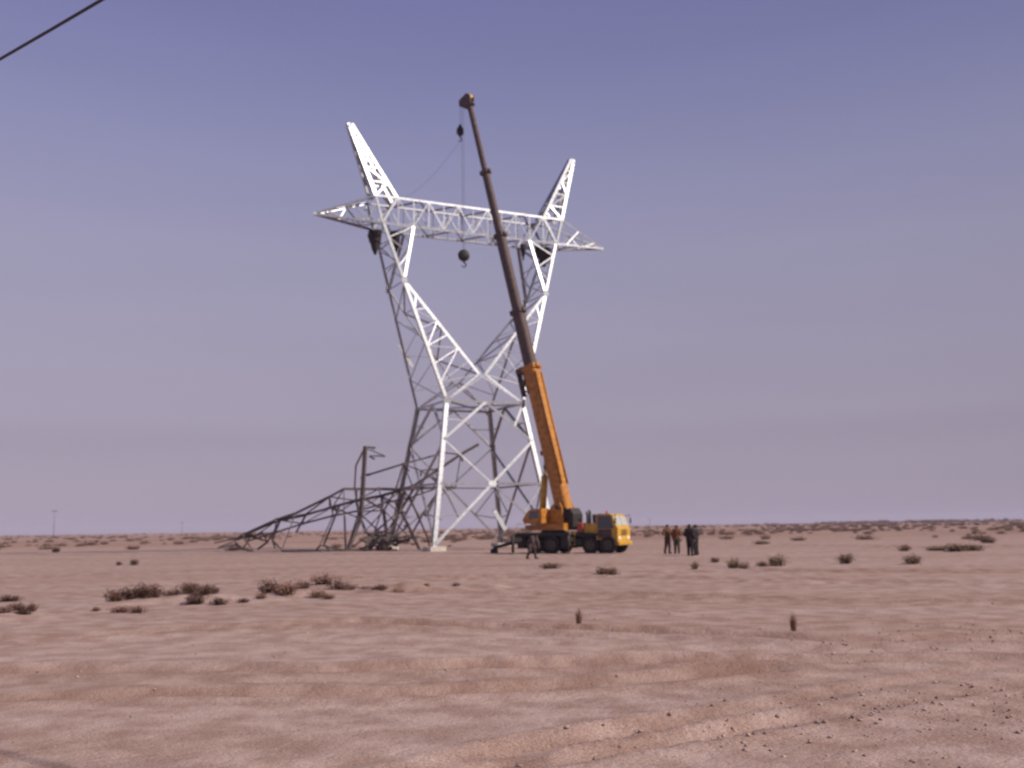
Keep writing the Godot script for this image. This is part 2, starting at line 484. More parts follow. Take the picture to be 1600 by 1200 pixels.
func add_lathe(st: SurfaceTool, x: Transform3D, profile: Array, seg := 24) -> void:
	# profile of [radius, y] turned round y
	for k in profile.size() - 1:
		for i in seg:
			var a := TAU * i / seg
			var b := TAU * (i + 1) / seg
			var p = profile[k]
			var q = profile[k + 1]
			var v0 := x * Vector3(cos(a) * p[0], p[1], sin(a) * p[0])
			var v1 := x * Vector3(cos(a) * q[0], q[1], sin(a) * q[0])
			var v2 := x * Vector3(cos(b) * q[0], q[1], sin(b) * q[0])
			var v3 := x * Vector3(cos(b) * p[0], p[1], sin(b) * p[0])
			if p[0] > 0.0001:
				tri(st, v0, v1, v3)
			if q[0] > 0.0001:
				tri(st, v1, v2, v3)

func add_prism(st: SurfaceTool, x: Transform3D, poly: PackedVector2Array, z0: float, z1: float) -> void:
	var ids := Geometry2D.triangulate_polygon(poly)
	for k in range(0, ids.size(), 3):
		var a := poly[ids[k]]
		var b := poly[ids[k + 1]]
		var c := poly[ids[k + 2]]
		tri(st, x * Vector3(a.x, a.y, z1), x * Vector3(b.x, b.y, z1), x * Vector3(c.x, c.y, z1))
		tri(st, x * Vector3(a.x, a.y, z0), x * Vector3(c.x, c.y, z0), x * Vector3(b.x, b.y, z0))
	for k in poly.size():
		var a := poly[k]
		var b := poly[(k + 1) % poly.size()]
		quad(st, x * Vector3(a.x, a.y, z0), x * Vector3(b.x, b.y, z0), x * Vector3(b.x, b.y, z1), x * Vector3(a.x, a.y, z1))

func pv(a: Array) -> PackedVector2Array:
	var p := PackedVector2Array()
	for k in range(0, a.size(), 2):
		p.append(Vector2(a[k], a[k + 1]))
	return p

# ------------------------------------------------------------------ the ground
func track_at(x: float, z: float) -> Vector2:      # (height, tint)
	var h := 0.0
	var tint := 0.0
	for t in TRACKS:
		var w: float = t[0]
		var pts = t[4]
		var best := 1e9
		for k in pts.size() - 1:
			var ax: float = pts[k][0]
			var az: float = pts[k][1]
			var bx: float = pts[k + 1][0] - ax
			var bz: float = pts[k + 1][1] - az
			var s := clampf(((x - ax) * bx + (z - az) * bz) / (bx * bx + bz * bz), 0.0, 1.0)
			var dx := x - ax - bx * s
			var dz := z - az - bz * s
			best = minf(best, dx * dx + dz * dz)
		if best > w * w * 40.0:
			continue
		best = sqrt(best) + n_mid.get_noise_2d(x * 0.5, z * 0.5) * w * 0.5 + n_fine.get_noise_2d(x, z) * w * 0.35
		var wob := 0.7 + 0.6 * n_mid.get_noise_2d(x * 0.35 + 40.0, z * 0.35)
		var q := best / w
		var r := (absf(q) - 2.0) / 0.8
		h += t[1] * wob * (smoothstep(0.75, 1.35, absf(q)) - 1.0 + t[2] * exp(-r * r))
		tint += t[3] * wob * exp(-q * q * 0.22)
	return Vector2(h, tint)

func berm_at(x: float, z: float) -> float:
	var best := 1e9
	for k in BERM.size() - 1:
		var a := Vector2(BERM[k][0], BERM[k][1])
		var b := Vector2(BERM[k + 1][0], BERM[k + 1][1])
		best = minf(best, Geometry2D.get_closest_point_to_segment(Vector2(x, z), a, b).distance_to(Vector2(x, z)))
	return best

func rough_at(x: float, z: float) -> float:
	# churned soil beside the wheel ruts, near right
	var d := Vector2((x - 4.2) / 4.2, (z + 9.2) / 2.3).length()
	var e := Vector2((x - 9.0) / 5.0, (z + 15.0) / 3.0).length()
	var f := clampf(1.25 - minf(d, e), 0.0, 1.0)
	return f * clampf(0.5 + n_mid.get_noise_2d(x * 0.7, z * 0.7 + 9.0) * 1.6, 0.0, 1.0)

func ground_at(x: float, z: float) -> float:
	return ground_sample(x, z).x

func ground_sample(x: float, z: float) -> Vector3:      # height, tint, scrub share
	var d := Vector2(x, z).length()
	var h := n_big.get_noise_2d(x, z) * 0.05
	var tint := 0.0
	if d < 130.0:
		h += n_mid.get_noise_2d(x * 0.7, z) * 0.010
		if d < 60.0:
			h += n_fine.get_noise_2d(x * 0.6, z) * 0.005 + n_fine.get_noise_2d(x * 2.7 + 31.0, z * 2.7) * 0.003
			var r := rough_at(x, z)
			h += r * (n_fine.get_noise_2d(x * 1.6 + 70.0, z * 1.6) * 0.022 + n_fine.get_noise_2d(x * 4.1, z * 4.1) * 0.022)
			tint += r * 0.5
		if z < -5.0 and z > -90.0:
			var t := track_at(x, z)
			h += t.x
			tint += t.y
		if x < 3.0 and z < -16.0 and z > -36.0:
			var b := berm_at(x, z)
			h += 0.16 * exp(-b * b / 0.9) * (0.7 + n_mid.get_noise_2d(x, z + 33.0))
	if d > 120.0:
		h += (n_far.get_noise_2d(x, z) * 1.3 - 0.2) * smoothstep(150.0, 900.0, d)
		h += smoothstep(20.0, 160.0, x) * smoothstep(130.0, 260.0, -z) * 0.5
	var s := 0.0
	if d > 70.0:
		s = smoothstep(95.0, 190.0, d + n_big.get_noise_2d(x * 0.3, z * 0.3) * 60.0)
	return Vector3(h, tint, s)

func lines_of(limit: float, start: float, base: float, grow: float) -> Array:
	var out := []
	var v := start
	while v < limit:
		out.append(v)
		v += base + grow * maxf(0.0, v - start)
	out.append(limit)
	return out

func make_ground() -> void:
	var xs := []
	var half := lines_of(3500.0, 0.0, 0.075, 0.018)
	for k in range(half.size() - 1, 0, -1):
		xs.append(-half[k])
	xs.append_array(half)
	var zs := [200.0, 60.0, 20.0, 6.0, 0.0, -4.0]
	for v in lines_of(6000.0, 5.0, 0.045, 0.0145):
		zs.append(-v)
	var nx := xs.size()
	var nzv := zs.size()
	var pos := PackedVector3Array()
	var uv := PackedVector2Array()
	var uv2 := PackedVector2Array()
	var col := PackedColorArray()
	pos.resize(nx * nzv)
	uv.resize(nx * nzv)
	uv2.resize(nx * nzv)
	col.resize(nx * nzv)
	var patch := noise(41, 9.0, 4)
	var streak := noise(42, 1.0, 3)
	for j in nzv:
		var z: float = zs[j]
		for i in nx:
			var x: float = xs[i]
			var k := j * nx + i
			var s := ground_sample(x, z)
			pos[k] = Vector3(x, s.x, z)
			uv[k] = Vector2(x, z) / 11.0
			uv2[k] = Vector2(x * 0.92 - z * 0.39, x * 0.39 + z * 0.92) / 2.3
			var grit := n_fine.get_noise_2d(x * 1.3 + 5.0, z * 2.1) * 0.5 + n_fine.get_noise_2d(x * 4.0, z * 4.0 + 8.0) * 0.3
			var a := 0.97 + 0.06 * streak.get_noise_2d(x * 0.25, z * 1.6) + 0.05 * grit
			# pale blown dust lies in long sheets over browner crust
			var sheet := patch.get_noise_2d(x * 0.16 + 90.0, z * 1.5) * 1.2 + streak.get_noise_2d(x * 0.07, z * 0.55) * 0.8 + grit * 0.35
			var c := Vector3(0.93, 0.895, 0.87).lerp(Vector3(1.03, 1.03, 1.045), smoothstep(-0.35, 0.45, sheet)) * a
			c = c.lerp(Vector3(0.74, 0.63, 0.55) * a, clampf(s.y * (0.75 + grit * 1.2), 0.0, 1.0) * 0.75)      # turned, browner soil
			c = c.lerp(Vector3(1.12, 1.13, 1.17) * a, clampf(-s.y, 0.0, 1.0) * 0.6)      # packed pale dust
			var far_tone := 0.5 + patch.get_noise_2d(x * 0.05, z * 0.15)
			c = c.lerp(Vector3(0.74, 0.62, 0.54).lerp(Vector3(1.0, 0.93, 0.88), clampf(far_tone, 0.0, 1.0)) * a, s.z * 0.85)
			col[k] = Color(c.x, c.y, c.z)
	var idx := PackedInt32Array()
	idx.resize((nx - 1) * (nzv - 1) * 6)
	var w := 0
	for j in nzv - 1:
		for i in nx - 1:
			var k := j * nx + i
			for q in [k, k + nx, k + 1, k + 1, k + nx, k + nx + 1]:
				idx[w] = q
				w += 1
	var arr := []
	arr.resize(Mesh.ARRAY_MAX)
	arr[Mesh.ARRAY_VERTEX] = pos
	arr[Mesh.ARRAY_TEX_UV] = uv
	arr[Mesh.ARRAY_TEX_UV2] = uv2
	arr[Mesh.ARRAY_COLOR] = col
	arr[Mesh.ARRAY_INDEX] = idx
	var am := ArrayMesh.new()
	am.add_surface_from_arrays(Mesh.PRIMITIVE_TRIANGLES, arr)
	var st := SurfaceTool.new()
	st.create_from(am, 0)
	st.generate_normals()
	st.generate_tangents()
	var m := StandardMaterial3D.new()
	m.vertex_color_use_as_albedo = true
	m.albedo_texture = ImageTexture.create_from_image(noise_image(1024, 51, 70.0, 7, Color(0.352, 0.240, 0.203), Color(0.480, 0.354, 0.313), 2.0))
	m.detail_enabled = true
	m.detail_blend_mode = BaseMaterial3D.BLEND_MODE_MUL
	m.detail_uv_layer = BaseMaterial3D.DETAIL_UV_2
	m.detail_albedo = ImageTexture.create_from_image(noise_image(1024, 52, 14.0, 6, Color(0.66, 0.64, 0.62), Color(1.0, 1.0, 1.0), 2.2))
	var bump := noise_image(1024, 53, 12.0, 5, Color(0, 0, 0), Color(1, 1, 1), 1.6)
	bump.convert(Image.FORMAT_RGBA8)
	bump.bump_map_to_normal_map(5.0)
	m.normal_enabled = true
	m.normal_texture = ImageTexture.create_from_image(bump)
	m.normal_scale = 0.18
	m.roughness = 1.0
	m.metallic_specular = 0.2
	var o := mesh_node("desert_ground", st.commit(), m, self)
	o.set_meta("kind", "structure")
	make_clods()

func make_clods() -> void:
	# loose clods and stones of the churned soil: nobody could count them
	rng.seed = 99
	var meshes := lump_mesh(5)
	var places := []
	var tries := 0
	while places.size() < 3600 and tries < 200000:
		tries += 1
		var x := rng.randf_range(-8.0, 15.0)
		var z := rng.randf_range(-22.0, -6.0)
		var p := rough_at(x, z) + 0.02
		if rng.randf() > p:
			continue
		var s := 0.005 + 0.017 * pow(rng.randf(), 4.0)
		var b := Basis.from_euler(Vector3(rng.randf() * TAU, rng.randf() * TAU, 0)).scaled(Vector3(s, s * rng.randf_range(0.5, 0.9), s))
		places.append([Transform3D(b, Vector3(x, ground_at(x, z) + s * 0.2, z)), rng.randf_range(0.55, 1.15)])
	var mm := MultiMesh.new()
	mm.transform_format = MultiMesh.TRANSFORM_3D
	mm.use_colors = true
	mm.mesh = meshes
	mm.instance_count = places.size()
	for k in places.size():
		mm.set_instance_transform(k, places[k][0])
		var t: float = places[k][1]
		mm.set_instance_color(k, Color(0.37 * t, 0.26 * t, 0.22 * t))
	var o := MultiMeshInstance3D.new()
	o.name = "soil_clods"
	o.multimesh = mm
	var m := StandardMaterial3D.new()
	m.vertex_color_use_as_albedo = true
	m.roughness = 1.0
	o.material_override = m
	add_child(o)
	o.set_meta("kind", "stuff")
	tag(o, "loose clods and small stones scattered over the churned soil", "clods")

func lump_mesh(seed_: int) -> Mesh:
	var s := SphereMesh.new()
	s.radius = 1.0
	s.height = 2.0
	s.radial_segments = 8
	s.rings = 5
	var st := SurfaceTool.new()
	st.create_from(s, 0)
	var md := MeshDataTool.new()
	md.create_from_surface(st.commit(), 0)
	var n := noise(seed_, 0.9, 2)
	for k in md.get_vertex_count():
		var v := md.get_vertex(k)
		md.set_vertex(k, v * (1.0 + 0.55 * n.get_noise_3dv(v)))
	var am := ArrayMesh.new()
	md.commit_to_surface(am)
	st.create_from(am, 0)
	st.generate_normals()
	return st.commit()

# ------------------------------------------------------------------ steel angle members
func angle_mesh(size: float) -> Mesh:
	if angle_cache.has(size):
		return angle_cache[size]
	var st := new_st()
	var t := maxf(0.022, size * 0.12)
	var h := size * 0.5
	# an L profile, one unit long: one flange lies in the face, the other points inwards
	add_prism(st, Transform3D(Basis(Vector3.RIGHT, Vector3.BACK, Vector3.UP), Vector3.ZERO), pv([-h, 0, h, 0, h, -t, -h + t, -t, -h + t, -size, -h, -size]), 0.0, 1.0)
	st.generate_normals()
	angle_cache[size] = st.commit()
	return angle_cache[size]

var twist := 0.3
func member(parent: Node, called: String, a: Vector3, b: Vector3, size: float, mat: Material, out: Vector3) -> MeshInstance3D:
	var o := mesh_node(called, angle_mesh(size), mat, parent)
	twist = fposmod(twist * 7.13 + 0.37, 1.0)
	var f := frame_along(b - a, out) * Basis(Vector3.UP, (twist - 0.5) * 0.16)      # bolted members never sit quite true
	o.transform = Transform3D(Basis(f.x, f.y * (b - a).length(), f.z), a)
	return o

func plate(parent: Node, at: Vector3, out: Vector3, w: float, h: float, mat: Material, called := "gusset_plate") -> void:
	var st := new_st()
	var c := minf(w, h) * 0.28
	add_prism(st, Transform3D.IDENTITY, pv([-w / 2 + c, -h / 2, w / 2 - c, -h / 2, w / 2, -h / 2 + c, w / 2, h / 2 - c, w / 2 - c, h / 2, -w / 2 + c, h / 2, -w / 2, h / 2 - c, -w / 2, -h / 2 + c]), 0.0, 0.03)
	var o := part(called, st, mat, parent)
	var z := out.normalized()
	var x := Vector3.UP.cross(z).normalized()
	o.transform = Transform3D(Basis(x, z.cross(x), z), at + z * 0.012)

func laced(parent: Node, a0: Vector3, a1: Vector3, b0: Vector3, b1: Vector3, n: int, size: float, mat: Material, out: Vector3, start := 0, struts := false) -> void:
	# a zigzag between the chords a0-a1 and b0-b1
	for k in n:
		var t0 := float(k) / n
		var t1 := float(k + 1) / n
		var p := a0.lerp(a1, t0)
		var q := b0.lerp(b1, t1)
		if (k + start) % 2 == 1:
			p = b0.lerp(b1, t0)
			q = a0.lerp(a1, t1)
		if p.distance_to(q) > 0.25:
			member(parent, "brace", p, q, size, mat, out)
		if struts and k > 0:
			var c := a0.lerp(a1, t0)
			var d := b0.lerp(b1, t0)
			if c.distance_to(d) > 0.3:
				member(parent, "strut", c, d, size * 0.8, mat, out)

func make_pylon() -> void:
	var T := thing("lattice_pylon", "tall white and grey steel lattice pylon standing upright behind the crane boom", "pylon", Vector3(-3.78, 0.0, -89.31))
	T.rotation.y = 0.455
	var b := 5.45
	var w := 3.53
	var hw := 12.29
	var corner := func(sx: float, sz: float, y: float) -> Vector3:
		var k := lerpf(b, w, (y - 0.35) / (hw - 0.35))
		return Vector3(sx * k, y, sz * k)
	var front := Vector3(0, 0, 1)
	# ---- the spread base
	var base := group_part("base_section", T)
	for s in [[-1, 1], [1, 1], [1, -1], [-1, -1]]:
		var m: Material = M.galvanised
		var o := member(base, "leg", corner.call(s[0], s[1], 0.3), corner.call(s[0], s[1], hw), 0.34, m, Vector3(0, 0, s[1]))
		var st := new_st()
		add_prism(st, Transform3D(Basis(Vector3.RIGHT, Vector3.BACK, Vector3.UP), Vector3.ZERO), pv([-0.75, -0.6, -0.6, -0.75, 0.6, -0.75, 0.75, -0.6, 0.75, 0.6, 0.6, 0.75, -0.6, 0.75, -0.75, 0.6]), -0.5, 0.34)
		var ft := part("footing", st, M.concrete, base)
		ft.position = corner.call(s[0], s[1], 0.0)
	var faces = [[[-1, 1], [1, 1], Vector3(0, 0, 1)], [[1, 1], [1, -1], Vector3(1, 0, 0)], [[1, -1], [-1, -1], Vector3(0, 0, -1)], [[-1, -1], [-1, 1], Vector3(-1, 0, 0)]]
	for f in faces:
		var p = f[0]
		var q = f[1]
		var n: Vector3 = f[2]
		var is_front: bool = n.z > 0.5
		var md: Material = M.galvanised
		var P := func(y: float) -> Vector3: return corner.call(p[0], p[1], y)
		var Q := func(y: float) -> Vector3: return corner.call(q[0], q[1], y)
		var y1 := 9.0
		var top_mid: Vector3 = (P.call(hw) + Q.call(hw)) * 0.5
		member(base, "strut", P.call(hw), Q.call(hw), 0.20, md, n)
		member(base, "brace", top_mid, P.call(y1), 0.22 if is_front else 0.2, md, n)
		member(base, "brace", top_mid, Q.call(y1), 0.2, md, n)
		var w_up: float = (P.call(y1) as Vector3).distance_to(Q.call(y1))
		var w_dn: float = (P.call(0.5) as Vector3).distance_to(Q.call(0.5))
		var yc := lerpf(y1, 0.5, w_up / (w_up + w_dn))
		var mid: Vector3 = (P.call(yc) + Q.call(yc)) * 0.5
		member(base, "brace", Q.call(y1), mid, 0.22 if is_front else 0.17, md, n)
		member(base, "brace", mid, P.call(0.5), 0.22 if is_front else 0.17, md, n)
		member(base, "brace", P.call(y1), mid, 0.13 if is_front else 0.16, md, n)
		member(base, "brace", mid, Q.call(0.5), 0.16, md, n)
		member(base, "strut", P.call(yc), mid, 0.12, md, n)
		member(base, "strut", mid, Q.call(yc), 0.18, md, n)
		# redundant members
		var e1: Vector3 = mid.lerp(P.call(0.5), 0.5)
		var e2: Vector3 = mid.lerp(Q.call(0.5), 0.5)
		member(base, "brace", P.call(yc), e1, 0.11, md, n)
		member(base, "brace", Q.call(yc), e2, 0.13, md, n)
		member(base, "brace", P.call(2.6), e1, 0.10, md, n)
		member(base, "brace", Q.call(2.6), e2, 0.10, md, n)
		member(base, "strut", P.call(10.7), top_mid.lerp(P.call(y1), 0.5), 0.10, md, n)
		member(base, "strut", Q.call(10.7), top_mid.lerp(Q.call(y1), 0.5), 0.10, md, n)
		plate(base, mid, n + Vector3(0, 0.14, 0), 0.72 if is_front else 0.5, 0.5 if is_front else 0.4, M.galvanised)
		plate(base, P.call(hw), n, 0.6, 0.75, md)
		if is_front:
			plate(base, Q.call(hw), n, 0.55, 0.75, M.galvanised)
			# short new splices near the feet and the corner; the last tilts to glint
			member(base, "brace", Q.call(hw), top_mid.lerp(Q.call(y1), 0.62), 0.20, M.galvanised, n)
			member(base, "splice", mid.lerp(P.call(0.5), 0.62), mid.lerp(P.call(0.5), 0.74), 0.27, M.galvanised, n)
			member(base, "splice", mid.lerp(P.call(0.5), 0.86), mid.lerp(P.call(0.5), 1.0), 0.32, M.galvanised, n)
			member(base, "splice", mid.lerp(Q.call(0.5), 0.06) + Vector3(-0.25, -1.9, 0.1), mid.lerp(Q.call(0.5), 0.06) + Vector3(0.75, -3.5, 0.1), 0.42, M.galvanised, Vector3(0.06, 0.38, 0.92))
	member(base, "strut", corner.call(-1, 1, hw), corner.call(1, -1, hw), 0.14, M.galvanised, Vector3.UP)
	member(base, "strut", corner.call(1, 1, hw), corner.call(-1, -1, hw), 0.14, M.galvanised, Vector3.UP)
	# ---- the two arms of the fork
	var beam_lo := 27.55
	var beam_hi := 29.9
	var bz := 1.28
	var peak_y := 36.4
	for s in [-1.0, 1.0]:
		var fork := group_part("fork_arm", T)
		var tip := Vector3(s * 11.07, peak_y, 0)
		var outer := func(z: float, y: float) -> Vector3:
			return Vector3(s * w, hw, z * w).lerp(tip, (y - hw) / (peak_y - hw))
		var knee_y := 22.55
		var peak_steel: Material = M.galvanised
		for z in [1.0, -1.0]:
			var isf: bool = z > 0
			var mc: Material = M.galvanised
			var ml: Material = M.galvanised
			var n := Vector3(0, 0, z)
			var W: Vector3 = Vector3(s * w, hw, z * w)
			var K: Vector3 = outer.call(z, knee_y)
			var K_in := K + Vector3(-s * 0.25, -0.3, 0)
			var BO: Vector3 = outer.call(z, beam_lo)
			BO.z = z * bz
			var BI := Vector3(s * 5.6, beam_lo, z * bz)
			var crotch := Vector3(s * 0.28, 14.74, z * 2.85)
			member(fork, "chord", W, K, 0.26 if isf else 0.18, mc, n)
			member(fork, "chord", K, BO, 0.24 if isf else 0.18, mc, n)
			member(fork, "chord", K_in, crotch, 0.24 if isf else 0.18, mc, n)
			member(fork, "chord", K, BI, 0.24, M.galvanised, n)
			member(fork, "brace", crotch, W, 0.15, ml, n)
			member(fork, "brace", crotch, Vector3(-s * w, hw, z * w), 0.13, M.galvanised, n)
			plate(fork, K, n, 0.5, 0.6, mc)
			laced(fork, K_in.lerp(crotch, 0.12), crotch, K.lerp(W, 0.10), W, 6, 0.09 if isf else 0.08, ml, n, 0, isf)
			laced(fork, K, BO, K, BI, 4, 0.09 if isf else 0.08, ml, n, 1, false)
		var Wf := Vector3(s * w, hw, w)
		var Wb := Vector3(s * w, hw, -w)
		var Kf: Vector3 = outer.call(1.0, knee_y)
		var Kb: Vector3 = outer.call(-1.0, knee_y)
		laced(fork, Wf, Kf, Wb, Kb, 4, 0.09, M.galvanised, Vector3(s, 0.2, 0), 0, false)
		member(fork, "strut", Kf, Kb, 0.14, M.galvanised, Vector3(0, 1, 0))
		laced(fork, Kf, Vector3(s * 8.4, beam_lo, bz), Kb, Vector3(s * 8.4, beam_lo, -bz), 3, 0.11, M.galvanised, Vector3(s, 0, 0), 1, true)
		laced(fork, Kf, Vector3(s * 5.6, beam_lo, bz), Kb, Vector3(s * 5.6, beam_lo, -bz), 3, 0.11, M.galvanised, Vector3(-s, 0, 0), 0, false)
		laced(fork, Kf, Vector3(s * 0.28, 14.74, 2.85), Kb, Vector3(s * 0.28, 14.74, -2.85), 4, 0.10, M.galvanised, Vector3(-s, 0.5, 0), 0, true)
		if s < 0:
			# a new piece on the rear chord, tilted to glint in the sun
			var p0: Vector3 = outer.call(-1.0, 17.9)
			var p1: Vector3 = outer.call(-1.0, 16.0)
			member(fork, "splice", p0 + Vector3(-0.2, 0, 0.05), p1 + Vector3(0.55, 0, 0.05), 0.30, M.galvanised, Vector3(0.06, 0.38, 0.92))
		# ---- the earth wire peak
		var peak := group_part("peak", T)
		for z in [1.0, -1.0]:
			var n := Vector3(0.04, 0.2, 1) if s < 0 else Vector3(0.14, 0, 1)      # left peak steel angled to glint in the sun, right peak less so
			var mc: Material = M.galvanised
			var zb := bz if z > 0.0 else -0.1
			var po := Vector3(s * 9.0, beam_hi, zb)
			var pi_ := Vector3(s * 7.1, beam_hi, zb)
			var tz := tip + Vector3(0, 0, z * 0.12)
			member(peak, "chord", po, tz, 0.30, mc, n)
			member(peak, "chord", pi_, tz + Vector3(-s * 0.25, 0, 0), 0.28, mc, n)
			laced(peak, po, tz, pi_, tz, 5, 0.16, mc, n, 0, true)
		laced(peak, Vector3(s * 9.0, beam_hi, bz), tip, Vector3(s * 9.0, beam_hi, -0.1), tip, 4, 0.13, peak_steel, Vector3(s, 0.3, 0), 0, true)
		laced(peak, Vector3(s * 7.1, beam_hi, bz), tip, Vector3(s * 7.1, beam_hi, -0.1), tip, 4, 0.13, peak_steel, Vector3(-s, 0.3, 0), 0, false)
		plate(peak, tip + Vector3(-s * 0.12, -0.25, 0.16), front, 0.3, 0.5, M.galvanised, "tip_plate")
	# ---- the bridge beam with its two outer arms
	var beam := group_part("crossarm_beam", T)
	var mp: Material = M.galvanised
	for z in [1.0, -1.0]:
		var n := Vector3(0, 0, z)
		member(beam, "chord", Vector3(-8.4, beam_lo, z * bz), Vector3(8.4, beam_lo, z * bz), 0.20, mp, n)
		member(beam, "chord", Vector3(-9.0, beam_hi, z * bz), Vector3(9.0, beam_hi, z * bz), 0.17, mp, n)
		laced(beam, Vector3(-8.4, beam_lo, z * bz), Vector3(8.4, beam_lo, z * bz), Vector3(-8.4, beam_hi, z * bz), Vector3(8.4, beam_hi, z * bz), 12, 0.10, mp, n, 0, true)
		for s in [-1.0, 1.0]:
			var tip := Vector3(s * 14.0, 28.0, z * 0.1)
			member(beam, "chord", Vector3(s * 8.4, beam_lo, z * bz), tip, 0.19, mp, n)
			member(beam, "chord", Vector3(s * 9.0, beam_hi, z * bz), tip, 0.16, mp, n)
			member(beam, "brace", Vector3(s * 8.4, beam_lo, z * bz), Vector3(s * 9.0, beam_hi, z * bz), 0.18, M.galvanised, n)
			member(beam, "brace", Vector3(s * 8.4, beam_lo, z * bz), Vector3(s * 7.1, beam_hi, z * bz), 0.18, mp, n)
			laced(beam, Vector3(s * 8.4, beam_lo, z * bz), tip, Vector3(s * 9.0, beam_hi, z * bz), tip, 5, 0.11, mp, n, 1, false)
	for y in [beam_lo, beam_hi]:
		laced(beam, Vector3(-8.4, y, bz), Vector3(8.4, y, bz), Vector3(-8.4, y, -bz), Vector3(8.4, y, -bz), 10, 0.13, mp, Vector3(0, 1.0 if y > 28.0 else -1.0, 0), 0, false)
	for s in [-1.0, 1.0]:
		laced(beam, Vector3(s * 8.4, beam_lo, bz), Vector3(s * 14.0, 28.0, 0.1), Vector3(s * 8.4, beam_lo, -bz), Vector3(s * 14.0, 28.0, -0.1), 4, 0.11, M.galvanised, Vector3(0, -1, 0), 0, true)
		plate(beam, Vector3(s * 13.95, 28.0, 0.1), front, 0.28, 0.22, M.galvanised, "tip_plate")
	# ---- dark bundles of rigging slung under the beam
	var to_world := T.transform
	bundle(to_world * Vector3(-8.35, beam_lo - 0.1, -0.9), 0.62, 2.1, "dark tapering bundle under beam, outermost on the pylon's white peak side")
	bundle(to_world * Vector3(-6.6, beam_lo - 0.1, -0.6), 0.5, 1.9, "dark tapering bundle under beam, between the chords of the left fork arm")
	bundle(to_world * Vector3(7.85, beam_lo - 0.1, -0.3), 0.85, 1.7, "wide dark bundle under beam beside the right fork arm")
	bundle(to_world * Vector3(5.45, beam_lo - 0.1, 0.2), 0.28, 1.5, "thin dark bundle under beam just right of the crane boom")

func bundle(at: Vector3, r: float, h: float, label: String) -> void:
	var t := thing("rigging_bundle", label, "rigging", at, "rigging hung under the pylon beam")
	var st := new_st(true)
	var n := noise(int(at.x * 10.0) + 500, 0.7, 2)
	var rings := 9
	var seg := 14
	var pts := []
	for k in rings + 1:
		var v := float(k) / rings
		var rr := r * (0.95 + 0.2 * sin(v * 3.0)) * (1.0 - v * 0.86)
		var ring := []
		for i in seg:
			var a := TAU * i / seg
			var fold := 1.0 + 0.22 * sin(a * 5.0 + v * 3.0) * v + 0.5 * n.get_noise_3d(cos(a) * 0.6, v * 1.6, sin(a) * 0.6)
			ring.append(Vector3(cos(a) * rr * fold, -0.05 - v * h, sin(a) * rr * fold))
		pts.append(ring)
	for k in rings:
		for i in seg:
			var j := (i + 1) % seg
			quad(st, pts[k][i], pts[k][j], pts[k + 1][j], pts[k + 1][i])
	for i in range(1, seg - 1):
		tri(st, pts[0][0], pts[0][i + 1], pts[0][i])
		tri(st, pts[rings][0], pts[rings][i], pts[rings][i + 1])
	part("wrapping", st, M.cloth_dark, t)
	var rp := new_st()
	for a in [0.4, 2.5, 4.6]:
		add_tube(rp, [Vector3(cos(a) * r * 0.6, -0.14, sin(a) * r * 0.6), Vector3(cos(a) * 0.05, 0.12, sin(a) * 0.05)], 0.03, 0.03, 6)
	part("sling", rp, M.rope, t)

# ------------------------------------------------------------------ the fallen pylon
func make_wreck() -> void:
	var T := thing("collapsed_pylon", "collapsed dark rusty lattice pylon lying twisted left of the standing one", "pylon wreck", Vector3(-14.0, 0.0, -87.0))
	rng.seed = 17
	for m in WRECK:
		var a := Vector3(m[2][0], m[2][1], m[2][2]) - T.position
		var b := Vector3(m[3][0], m[3][1], m[3][2]) - T.position
		var out := Vector3(rng.randf_range(-0.6, 0.6), rng.randf_range(-0.2, 0.6), 1.0)
		member(T, m[0], a, b, m[1] * 0.8, M.rust, out)
		if m[0] != "brace" and rng.randf() < 0.6 and b.y < 7.5:
			plate(T, b, Vector3(0.2, 0.2, 1), m[1] * 1.35, m[1] * 1.2, M.rust)
	# a rear truss that ties the fallen chords together in depth
	for k in 26:
		var m = WRECK[k * 2 % WRECK.size()]
		var a := Vector3(m[2][0], m[2][1], m[2][2]) - T.position
		if a.y < 0.5:
			continue
		member(T, "brace", a, a + Vector3(rng.randf_range(-0.6, 0.6), rng.randf_range(-0.5, 0.1), -rng.randf_range(1.6, 2.4)), 0.12, M.rust, Vector3.UP)
	# the rest of the web: short ties between joints that lie near each other
	var made := 0
	for k in 900:
		if made >= 62:
			break
		var p = WRECK[rng.randi() % WRECK.size()][2]
		var q = WRECK[rng.randi() % WRECK.size()][3]
		var a := Vector3(p[0], p[1], p[2])
		var b := Vector3(q[0], q[1], q[2])
		var l := a.distance_to(b)
		if l > 1.0 and l < 3.6 and absf(a.x - b.x) < 2.8 and maxf(a.y, b.y) < 4.9:
			member(T, "brace", a - T.position, b - T.position, 0.10, M.rust, Vector3(rng.randf_range(-0.4, 0.4), 0.2, 1.0))
			made += 1
	# bent sheets and angles crushed into a heap
	var heap := group_part("scrap_heap", T)
	for k in 34:
		var c := Vector3(-10.9 + rng.randfn(0.0, 0.7), rng.randf_range(0.05, 1.2), -85.2 + rng.randfn(0.0, 0.8)) - T.position
		var d := Vector3(rng.randfn(0.0, 0.8), rng.randfn(0.0, 0.4), rng.randfn(0.0, 0.7))
		var e := c + d
		e.y = maxf(e.y, 0.06)
		member(heap, "bent_angle", c, e, [0.14, 0.2, 0.26][k % 3], M.rust, Vector3(rng.randfn(), rng.randfn(), 1.0))

